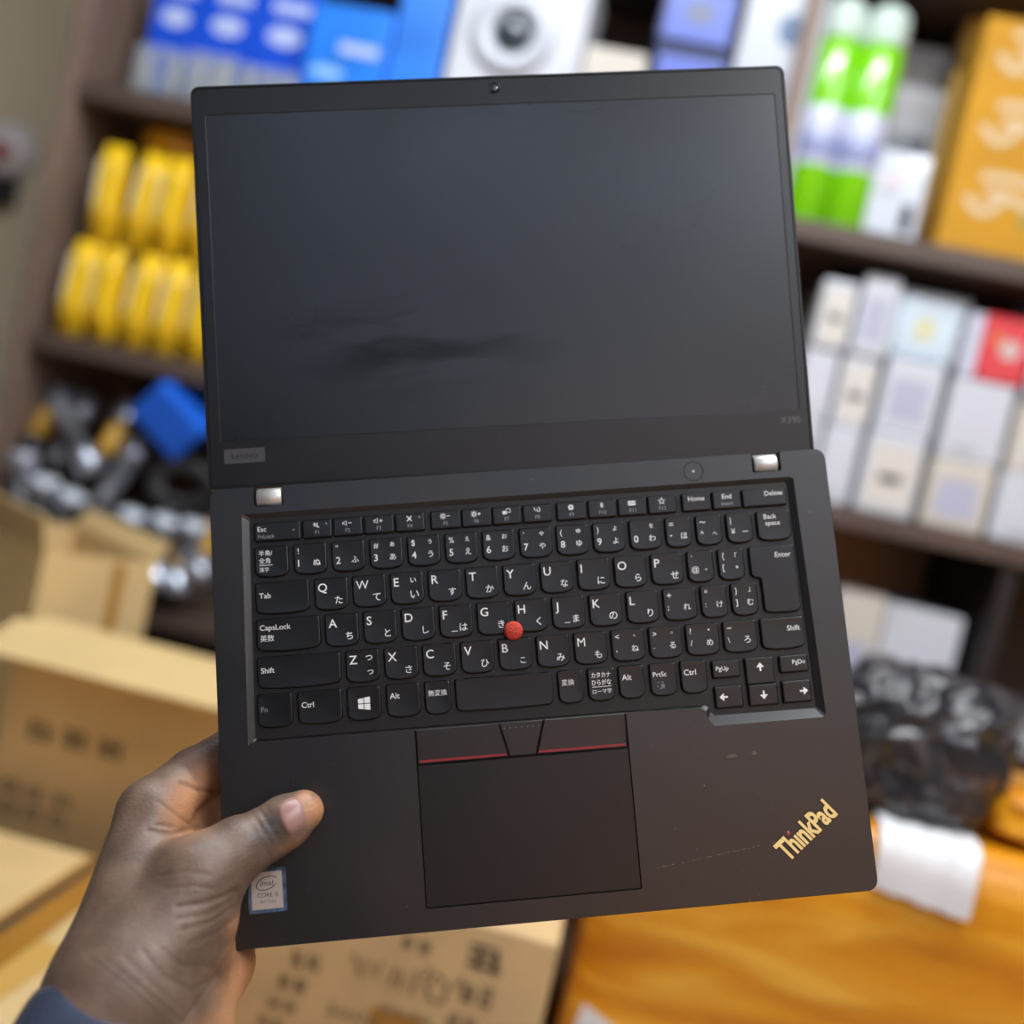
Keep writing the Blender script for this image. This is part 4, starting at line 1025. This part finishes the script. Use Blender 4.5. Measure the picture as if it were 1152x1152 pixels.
MB().add(fv, ff, goldm).build('lettering', bdo, label='gold coloured raised lettering')
MB().lathe([(.0011, .0001), (.00105, .00035), (.0006, .0005), (.0001, .00052)], mat('badge_red_dot', srgb(150, 60, 52), .3, coat=.6), 16, Matrix.Translation(dotc)).build('red_dot', bdo)
# ---- processor sticker
st = MB(); rings(st, [(rrect(10.9, 183.4, 28.7, 203.4, (.8,) * 4, 3), .02), (rrect(10.9, 183.4, 28.7, 203.4, (.8,) * 4, 3), .10)], mat('sticker_blue_edge', srgb(92, 112, 140), .2, metal=.4, var=.4, scale=300))
st.quad([m3(12.4, 184.8, .12), m3(26.8, 184.8, .12), m3(27.0, 201.7, .12), m3(12.4, 201.8, .12)], mat('sticker_silver', srgb(196, 186, 176), .3, metal=.3))
so = st.build('processor_sticker', laptop)
pr = MB(); si = mat('sticker_ink', srgb(70, 68, 74), .5)
stroke(pr, [(19.6 + 4.9 * math.cos(a), 190.0 + 2.9 * math.sin(a) - 1.1 * math.cos(a)) for a in np.linspace(.5, 6.0, 30)], .4, si, .14)
word(pr, 'intel', 19.6, 188.6, 2.6, si, .5, .14, 6.4); word(pr, 'CORE i5', 19.9, 194.3, 2.0, si, .5, .14, 12.6); word(pr, '8th Gen', 19.9, 197.4, 1.6, mat('sticker_ink_pale', srgb(130, 122, 120), .5), .5, .14, 9.0)
pr.build('print', so)
# ---- wear on the palm rest
sc = MB(); scm = mat('scuff_grey', srgb(138, 116, 94), .6); rnd = random.Random(4)
for k in range(26):
    x = 205 + k * 2.5; y = 199.4 - k * .30 + rnd.uniform(-.15, .15)
    if rnd.random() < .75: stroke(sc, [(x, y), (x + rnd.uniform(1, 2.6), y - .25)], rnd.uniform(.08, .28), scm, .02)
for (cx, cy, a_, b_) in ((247.5, 149.8, 2.6, 1.0), (258.6, 149.2, 1.2, 1.1)):
    poly(sc, [(cx + a_ * math.cos(t) * (1 + .25 * math.sin(3 * t)), cy + b_ * math.sin(t) * (1 + .2 * math.cos(2 * t))) for t in np.linspace(0, 6.28, 18)[:-1]], mat('scuff_dim', srgb(96, 86, 74), .6), .02)
for k in range(70):
    x, y = rnd.uniform(200, 308), rnd.uniform(140, 215); r_ = rnd.uniform(.05, .12)
    poly(sc, [(x - r_, y - r_), (x + r_, y - r_), (x + r_, y + r_), (x - r_, y + r_)], scm, .02)
sc.build('scuff_marks', laptop)

# ---- lid
ML = MBASE.inverted() @ MLID
lido = rrect(0, 0, 312, 209.6, (4.5, 4.5, 1, 1))
def lid_part(mb, name, parent=laptop, **kw):
    o = mb.build(name, parent, **kw)
    if parent is laptop: o.matrix_local = ML
    return o
mb = MB()
fr = inset(lido, 2.0)
rings(mb, [(inset(lido, .9), -6.8), (inset(lido, .0), -5.2), (lido, -.6), (inset(lido, .4), .25), (inset(lido, 1.5), .25), (inset(lido, 1.9), -.35)], lid_m, True, True)
lid = lid_part(mb, 'lid_shell')
scr = rrect(7.3, 15.8, 305.5, 184.7, (.4,) * 4, 2)
mb = MB(); bo = inset(lido, 1.9)
fill(mb, [bo, inset(scr, -.4)], 0, bez_m)
rings(mb, [(inset(scr, -.4), 0), (inset(scr, -.2), -.25), (scr, -.35)], bez_m, False)
rings(mb, [(bo, -.4), (bo, 0)], bez_m, False)
lid_part(mb, 'screen_bezel')
mb = MB(); mb.add([m3(x, y, -.3) for x, y in inset(scr, -.1)], [tuple(range(len(scr)))], scr_m); lid_part(mb, 'screen')
mb = MB().lathe([(.0031, 0), (.0031, .0001), (.0026, .00012), (.0024, -.0001)], mat('webcam_ring', srgb(12, 12, 14), .3), 28, Matrix.Translation(m3(157.1, 6.9, .05)))
wc = lid_part(mb, 'webcam')
MB().lathe([(.0019, .0001), (.0016, .0003), (.0008, .0005), (.0001, .00055)], mat('webcam_lens', srgb(70, 74, 82), .1, coat=1), 20, Matrix.Translation(m3(157.1, 6.9, .05))).build('lens', wc)
for x in (129.1, 184.3, 167.4):
    lid_part(MB().lathe([(.0005 if x != 167.4 else .0003, 0), (.0004, .00005)], gap_m, 12, Matrix.Translation(m3(x, 6.9, .02))), 'microphone_hole')
mb = MB(); poly(mb, [(8.6, 189.4), (29.0, 189.2), (29.0, 196.5), (8.6, 196.7)], mat('logo_grey', srgb(78, 78, 80), .4), .03); lp = lid_part(mb, 'logo_plate')
mb = MB(); word(mb, 'Lenovo', 18.8, 191.2, 3.2, mat('logo_ink', srgb(24, 24, 26), .5), .5, .05, 16.5); mb.build('lettering', lp)
mb = MB(); word(mb, 'X390', 300.6, 188.2, 3.5, mat('model_grey', srgb(104, 102, 100), .5), .5, .03, 10.4); lid_part(mb, 'model_lettering')
mb = MB(); rnd = random.Random(9); spm = mat('dust_speck', srgb(110, 112, 116), .6)
for k in range(70):
    if k < 40: x, y = 7.8 + rnd.uniform(-.5, .6), rnd.uniform(20, 186)
    else: x, y = rnd.uniform(8, 300), rnd.uniform(18, 200)
    r_ = rnd.uniform(.06, .16); poly(mb, [(x - r_, y - r_), (x + r_, y - r_), (x + r_, y + r_), (x - r_, y + r_)], spm, .04)
stroke(mb, [(198, 20.6), (205, 20.4), (211, 19.6)], .35, mat('faint_scratch', srgb(70, 72, 78), .5), .03)
lid_part(mb, 'dust_specks')

# ------------------------------------------------------------------ the hand
def LP(px, py, z):
    """pixel of the photograph at height z (mm) over the deck -> laptop coordinates in mm (x, y up, z)"""
    d = RB.T @ np.array([(px - 576) / FPX, (py - 576) / FPX, 1.]); o = -RB.T @ TB
    s_ = (-z - o[2]) / d[2]; p_ = o + s_ * d
    return np.array([p_[0], -p_[1], z])
VOX = 1.0
lo = np.array([-125., -330., -62.]); hi = np.array([82., -95., 128.])
NX = ((hi - lo) / VOX).astype(int)
gx = (lo[0] + VOX * np.arange(NX[0])).astype(np.float32)[:, None, None]
gy = (lo[1] + VOX * np.arange(NX[1])).astype(np.float32)[None, :, None]
gz = (lo[2] + VOX * np.arange(NX[2])).astype(np.float32)[None, None, :]
def cone(a, b, ra, rb, X=None, Y=None, Z=None):
    X = gx if X is None else X; Y = gy if Y is None else Y; Z = gz if Z is None else Z
    ab = b - a; L2 = float(ab @ ab)
    t = ((X - a[0]) * ab[0] + (Y - a[1]) * ab[1] + (Z - a[2]) * ab[2]) / L2
    t = np.clip(t, 0, 1)
    return np.sqrt((X - a[0] - t * ab[0]) ** 2 + (Y - a[1] - t * ab[1]) ** 2 + (Z - a[2] - t * ab[2]) ** 2) - (ra + (rb - ra) * t)
def smin(a, b, k):
    h = np.clip(.5 + .5 * (b - a) / k, 0, 1)
    return b + (a - b) * h - k * h * (1 - h)
def chain(pts):
    d = None
    for (p0, p1) in zip(pts[:-1], pts[1:]):
        c = cone(LP(*p0[:3]), LP(*p1[:3]), p0[3], p1[3]); d = c if d is None else smin(d, c, 3)
    return d
core = None
for a_, b_ in [((34, 1330, 92, 26), (109, 1140, 50, 22)), ((120, 1340, 76, 26), (196, 1175, 28, 21.5)),
               ((109, 1140, 50, 22), (170, 918, 4, 15.8)), ((132, 1100, 45, 24), (205, 985, -4, 19)),
               ((150, 1110, 48, 23.5), (222, 990, 27, 18)), ((222, 1036, 25, 17.5), (215, 1050, 25, 19)),
               ((196, 1175, 32, 21), (240, 1085, -14, 17)), ((170, 1140, 40, 24), (200, 1060, 10, 23)), ((200, 1010, -6, 19), (240, 1080, -18, 17))]:
    c = cone(LP(*a_[:3]), LP(*b_[:3]), a_[3], b_[3]); core = c if core is None else smin(core, c, 12)
thumb = chain([(224, 985, 28, 17), (268, 955, 20, 14.2), (302, 937, 14.5, 12.4), (322, 924, 12.6, 12.0), (341, 912, 10.6, 9.6)])
ta, tb_ = LP(302, 937, 14.5), LP(341, 912, 10.6); tax = (tb_ - ta) / np.linalg.norm(tb_ - ta)
tt = (gx - ta[0]) * tax[0] + (gy - ta[1]) * tax[1] + (gz - ta[2]) * tax[2]
for t0, am in ((-1.5, .55), (2.0, .7), (-5.0, .4), (5.0, .35)):
    thumb = thumb + am * np.exp(-((tt - t0 + .05 * (gy - ta[1])) / .9) ** 2)
hand = smin(core, thumb, 9)
fing = [chain([(172, 912, 4, 15), (218, 872, -20, 13), (268, 838, -31, 11), (340, 842, -30, 9.6), (385, 858, -27.5, 8.2)]),
        chain([(188, 960, -8, 15), (228, 925, -30, 12.5), (275, 905, -36, 11), (362, 900, -31, 9.8), (412, 908, -27.5, 8.4)]),
        chain([(210, 1010, -14, 15), (258, 985, -35, 12), (300, 970, -37, 10.5), (380, 960, -31, 9.4), (425, 962, -27, 8.2)]),
        chain([(232, 1060, -18, 14), (275, 1042, -35, 11), (312, 1030, -34, 9.4), (372, 1018, -29, 8.4), (410, 1014, -26, 7.4)])]
for f in fing: hand = smin(hand, f, 6)
# fold between thumb and palm, and nothing inside the laptop
bx = np.maximum(np.maximum(-.3 - gx, -(219.2) - gy), np.maximum(gy - 0, np.maximum(gz - .05, -16.2 - gz)))
hand = np.maximum(hand, -bx)
def surface_nets(F):
    ins = F < 0
    nx, ny, nz = F.shape
    cnt = np.zeros((nx - 1, ny - 1, nz - 1), np.int8)
    for i in (0, 1):
        for j in (0, 1):
            for k in (0, 1): cnt += ins[i:nx - 1 + i, j:ny - 1 + j, k:nz - 1 + k]
    act = (cnt > 0) & (cnt < 8); idx = -np.ones(act.shape, np.int64); ijk = np.argwhere(act); idx[act] = np.arange(len(ijk))
    pos = np.zeros((len(ijk), 3)); num = np.zeros(len(ijk))
    cor = [(i, j, k) for i in (0, 1) for j in (0, 1) for k in (0, 1)]
    for a in range(8):
        for b in range(a + 1, 8):
            ca, cb_ = np.array(cor[a]), np.array(cor[b])
            if np.abs(ca - cb_).sum() != 1: continue
            fa = F[tuple((ijk + ca).T)]; fb = F[tuple((ijk + cb_).T)]; cr = (fa < 0) != (fb < 0)
            t = np.where(cr, fa / np.where(cr, fa - fb, 1), 0)
            pos += np.where(cr[:, None], ca + t[:, None] * (cb_ - ca), 0); num += cr
    pos = ijk + pos / num[:, None]
    faces = []
    for ax_ in range(3):
        sl0 = [slice(None)] * 3; sl1 = [slice(None)] * 3; sl0[ax_] = slice(0, -1); sl1[ax_] = slice(1, None)
        e = np.argwhere(ins[tuple(sl0)] != ins[tuple(sl1)])
        u, v = [(1, 2), (2, 0), (0, 1)][ax_]
        e = e[(e[:, u] > 0) & (e[:, v] > 0) & (e[:, u] < F.shape[u] - 1) & (e[:, v] < F.shape[v] - 1)]
        du = np.eye(3, dtype=int)[u]; dv = np.eye(3, dtype=int)[v]
        q = np.stack([idx[tuple((e - du - dv).T)], idx[tuple((e - dv).T)], idx[tuple(e.T)], idx[tuple((e - du).T)]], 1)
        fl = ~ins[tuple(e.T)]; q[fl] = q[fl][:, ::-1]; faces.append(q)
    return pos, np.concatenate(faces)
pos, fcs = surface_nets(hand)
pos = lo + pos * VOX
me = bpy.data.meshes.new('person'); me.from_pydata((pos * .001).tolist(), [], fcs.tolist()); me.update()
bm = bmesh.new(); bm.from_mesh(me)
for _ in range(2): bmesh.ops.smooth_vert(bm, verts=bm.verts[:], factor=.5, use_axis_x=True, use_axis_y=True, use_axis_z=True)
bmesh.ops.recalc_face_normals(bm, faces=bm.faces[:]); bm.to_mesh(me); bm.free()
me.polygons.foreach_set('use_smooth', [True] * len(me.polygons))
# pigment: palm side is lighter than the back of the hand
# skin folds: grooves pressed in along lines, on the side towards the folds
loc3 = SG @ pos.T; cv = (RB @ loc3).T + TB; ppx = 576 + FPX * cv[:, :2] / cv[:, 2:3]
nrm = np.zeros((len(pos), 3)); me.update(); me.vertices.foreach_get('co', tmp := np.zeros(len(pos) * 3, np.float32)); co = tmp.reshape(-1, 3).astype(float)
me.vertex_normals.foreach_get('vector', tmp2 := np.zeros(len(pos) * 3, np.float32)); nrm = tmp2.reshape(-1, 3).astype(float)
eye = SG @ (-RB.T @ TB); facing = np.einsum('ij,ij->i', nrm, eye - pos) > 0
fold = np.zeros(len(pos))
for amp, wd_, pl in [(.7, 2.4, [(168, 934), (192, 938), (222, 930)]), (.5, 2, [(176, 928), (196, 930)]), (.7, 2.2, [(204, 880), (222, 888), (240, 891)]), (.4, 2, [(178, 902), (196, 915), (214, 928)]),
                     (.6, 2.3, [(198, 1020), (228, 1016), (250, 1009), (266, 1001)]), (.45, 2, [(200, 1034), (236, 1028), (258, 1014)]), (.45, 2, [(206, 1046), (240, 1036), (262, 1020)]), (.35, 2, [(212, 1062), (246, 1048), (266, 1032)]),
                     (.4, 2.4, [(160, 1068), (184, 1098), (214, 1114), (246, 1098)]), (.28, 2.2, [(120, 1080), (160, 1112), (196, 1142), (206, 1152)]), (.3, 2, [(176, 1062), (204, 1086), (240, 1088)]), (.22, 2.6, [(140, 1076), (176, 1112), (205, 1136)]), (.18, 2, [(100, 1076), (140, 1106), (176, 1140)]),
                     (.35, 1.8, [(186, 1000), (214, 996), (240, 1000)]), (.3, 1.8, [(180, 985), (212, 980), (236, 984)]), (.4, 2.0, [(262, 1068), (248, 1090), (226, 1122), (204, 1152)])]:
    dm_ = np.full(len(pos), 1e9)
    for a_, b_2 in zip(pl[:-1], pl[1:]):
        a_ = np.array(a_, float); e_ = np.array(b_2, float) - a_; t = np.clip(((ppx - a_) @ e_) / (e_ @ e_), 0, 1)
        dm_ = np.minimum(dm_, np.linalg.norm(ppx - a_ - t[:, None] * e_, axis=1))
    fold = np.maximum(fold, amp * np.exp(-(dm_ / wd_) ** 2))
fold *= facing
me.vertices.foreach_set('co', (co - nrm * (fold * .0011)[:, None]).astype(np.float32).ravel()); me.update()
pal = np.zeros(len(pos)); drk = np.zeros(len(pos))
def blob(px, py, z, r_, fz=.4):
    d = pos - LP(px, py, z); return np.clip(1.4 - np.sqrt(d[:, 0] ** 2 + d[:, 1] ** 2 + (fz * d[:, 2]) ** 2) / r_, 0, 1)
for (px, py, z, r_, wgt) in [(224, 905, -8, 15, 1), (236, 935, -12, 17, 1), (214, 930, 0, 8, .8), (240, 880, -28, 14, .85), (354, 910, 10, 7.5, .9), (344, 898, 12, 5, .8), (336, 948, 6, 9, .5), (266, 1035, 20, 7, .8), (262, 1060, 10, 9, .85), (268, 1110, 0, 15, 1), (252, 1140, 10, 16, 1), (236, 1160, 20, 17, 1), (240, 1022, 25, 5, .4)]:
    pal = np.maximum(pal, wgt * blob(px, py, z, r_))
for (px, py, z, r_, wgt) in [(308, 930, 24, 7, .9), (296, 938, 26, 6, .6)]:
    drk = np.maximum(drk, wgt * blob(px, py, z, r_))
drk = np.maximum(drk, fold * .55); pal = np.clip(pal, 0, 1); pal = pal * pal * (3 - 2 * pal)  # fold grooves also darkened in colour, as shade in the creases
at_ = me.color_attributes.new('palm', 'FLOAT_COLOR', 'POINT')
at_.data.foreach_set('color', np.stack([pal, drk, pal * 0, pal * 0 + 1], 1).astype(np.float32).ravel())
sk = bpy.data.materials.new('dark_skin'); sk.use_nodes = True; nt = sk.node_tree; b_ = nt.nodes['Principled BSDF']
va = nt.nodes.new('ShaderNodeVertexColor'); va.layer_name = 'palm'
tc = nt.nodes.new('ShaderNodeTexCoord')
nn = nt.nodes.new('ShaderNodeTexNoise'); nn.inputs['Scale'].default_value = 70; nn.inputs['Detail'].default_value = 6
nt.links.new(tc.outputs['Object'], nn.inputs['Vector'])
r1 = nt.nodes.new('ShaderNodeValToRGB'); r1.color_ramp.elements[0].color = srgb(92, 73, 61); r1.color_ramp.elements[1].color = srgb(116, 93, 79)
r1.color_ramp.elements[0].position = .35; r1.color_ramp.elements[1].position = .65
nt.links.new(nn.outputs['Fac'], r1.inputs['Fac'])
r2 = nt.nodes.new('ShaderNodeValToRGB'); r2.color_ramp.elements[0].color = srgb(166, 114, 82); r2.color_ramp.elements[1].color = srgb(198, 148, 106)
nt.links.new(nn.outputs['Fac'], r2.inputs['Fac'])
mx = nt.nodes.new('ShaderNodeMix'); mx.data_type = 'RGBA'
sp_ = nt.nodes.new('ShaderNodeSeparateColor'); nt.links.new(va.outputs['Color'], sp_.inputs['Color']); nt.links.new(sp_.outputs['Red'], mx.inputs['Factor']); nt.links.new(r1.outputs['Color'], mx.inputs['A']); nt.links.new(r2.outputs['Color'], mx.inputs['B'])
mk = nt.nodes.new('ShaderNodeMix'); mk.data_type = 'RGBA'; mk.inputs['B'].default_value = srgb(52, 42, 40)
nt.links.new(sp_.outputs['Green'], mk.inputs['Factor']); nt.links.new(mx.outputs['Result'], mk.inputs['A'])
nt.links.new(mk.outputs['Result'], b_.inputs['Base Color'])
b_.inputs['Roughness'].default_value = .5; b_.inputs['Subsurface Weight'].default_value = .06; b_.inputs['Subsurface Radius'].default_value = (.004, .002, .001); b_.inputs['Subsurface Scale'].default_value = .5
wv = nt.nodes.new('ShaderNodeTexWave'); wv.inputs['Scale'].default_value = 150; wv.inputs['Distortion'].default_value = 14; wv.inputs['Detail'].default_value = 3; wv.inputs['Detail Scale'].default_value = 1.2
mp = nt.nodes.new('ShaderNodeMapping'); mp.inputs['Rotation'].default_value = (0, 0, math.radians(75))
nt.links.new(tc.outputs['Object'], mp.inputs['Vector']); nt.links.new(mp.outputs['Vector'], wv.inputs['Vector'])
vo = nt.nodes.new('ShaderNodeTexVoronoi'); vo.inputs['Scale'].default_value = 700; nt.links.new(tc.outputs['Object'], vo.inputs['Vector'])
ad = nt.nodes.new('ShaderNodeMath'); ad.operation = 'MULTIPLY_ADD'; ad.inputs[1].default_value = 1.0
nt.links.new(vo.outputs['Distance'], ad.inputs[0]); nt.links.new(wv.outputs['Fac'], ad.inputs[2])
bp = nt.nodes.new('ShaderNodeBump'); bp.inputs['Strength'].default_value = .16; bp.inputs['Distance'].default_value = .0005
nt.links.new(ad.outputs[0], bp.inputs['Height']); nt.links.new(bp.outputs['Normal'], b_.inputs['Normal'])
me.materials.append(sk)
hand_o = bpy.data.objects.new('person', me); C.objects.link(hand_o); hand_o.matrix_world = MBASE
tag(hand_o, "dark-skinned person's left hand gripping the laptop corner, thumb on the palm rest", 'person')
# thumbnail: a curved plate lying on the thumb tip
from mathutils.bvhtree import BVHTree
bvh = BVHTree.FromPolygons([tuple(v) for v in pos], [tuple(f) for f in fcs.tolist()])
camo = -RB.T @ TB; camo = Vector((camo[0], -camo[1], -camo[2]))
nm = MB(); nu, nv = 12, 12; vs = []; c0 = np.array([329., 917.]); dL = np.array([.86, -.50]); dW = np.array([.36, .93])
for i in range(nu + 1):
    for j in range(nv + 1):
        u = i / nu * 2 - 1; v = j / nv * 2 - 1
        uu = u * math.sqrt(1 - .35 * v * v); vv_ = v * math.sqrt(1 - .30 * u * u)
        px = c0 + dL * uu * 14.5 + dW * vv_ * 18.5
        tgt = Vector(LP(px[0], px[1], 10.)); dr = (tgt - camo).normalized()
        h = bvh.ray_cast(camo, dr)
        q = (h[0] if h[0] is not None else tgt); nrm = h[1] if h[0] is not None else -dr
        if nrm.dot(dr) > 0: nrm = -nrm
        q = q + nrm * (.55 if max(abs(u), abs(v)) < .95 else .05)
        vs.append(tuple(q * .001))
fs = [(i * (nv + 1) + j, (i + 1) * (nv + 1) + j, (i + 1) * (nv + 1) + j + 1, i * (nv + 1) + j + 1) for i in range(nu) for j in range(nv)]
nm.add(vs, fs, mat('fingernail', srgb(150, 110, 102), .38, coat=.0, var=.08, scale=120), True)
nm.build('thumbnail', hand_o, label='pinkish thumbnail')
# watch band round the wrist
r = empty('wristwatch', label='shiny dark blue-grey watch on the wrist below the hand', cat='watch')
r.matrix_world = MBASE
wa, wb_ = LP(109, 1140, 50), LP(198, 1168, 32); wc_ = (LP(24, 1330, 92) + LP(120, 1340, 76)) / 2
mid = (wa + wb_) / 2; axs = wc_ - mid; axs /= np.linalg.norm(axs); uu = wb_ - wa; half = np.linalg.norm(uu) / 2; uu = uu - axs * (uu @ axs); uu /= np.linalg.norm(uu); ww = np.cross(axs, uu)
mb = MB(); vs = []; fs = []; prof = [(0, .4), (.2, 3.2), (2, 4.6), (8, 5.6), (16, 6.0), (24, 5.6), (30, 4.6), (31.8, 3.2), (32, .4)]; N = 64
for t, e in prof:
    cc = mid + axs * (t + 5)
    for k in range(N):
        a = 2 * math.pi * k / N; vs.append(tuple((cc + uu * math.cos(a) * (half + 22.6 + e) + ww * math.sin(a) * (23.2 + e)) * .001))
n = len(prof)
for i in range(n):
    for k in range(N): fs.append((i * N + k, i * N + (k + 1) % N, ((i + 1) % n) * N + (k + 1) % N, ((i + 1) % n) * N + k))
mb.add(vs, fs, mat('gunmetal_band', srgb(78, 88, 112), .2, metal=.6, coat=.8), True); mb.build('band', r)
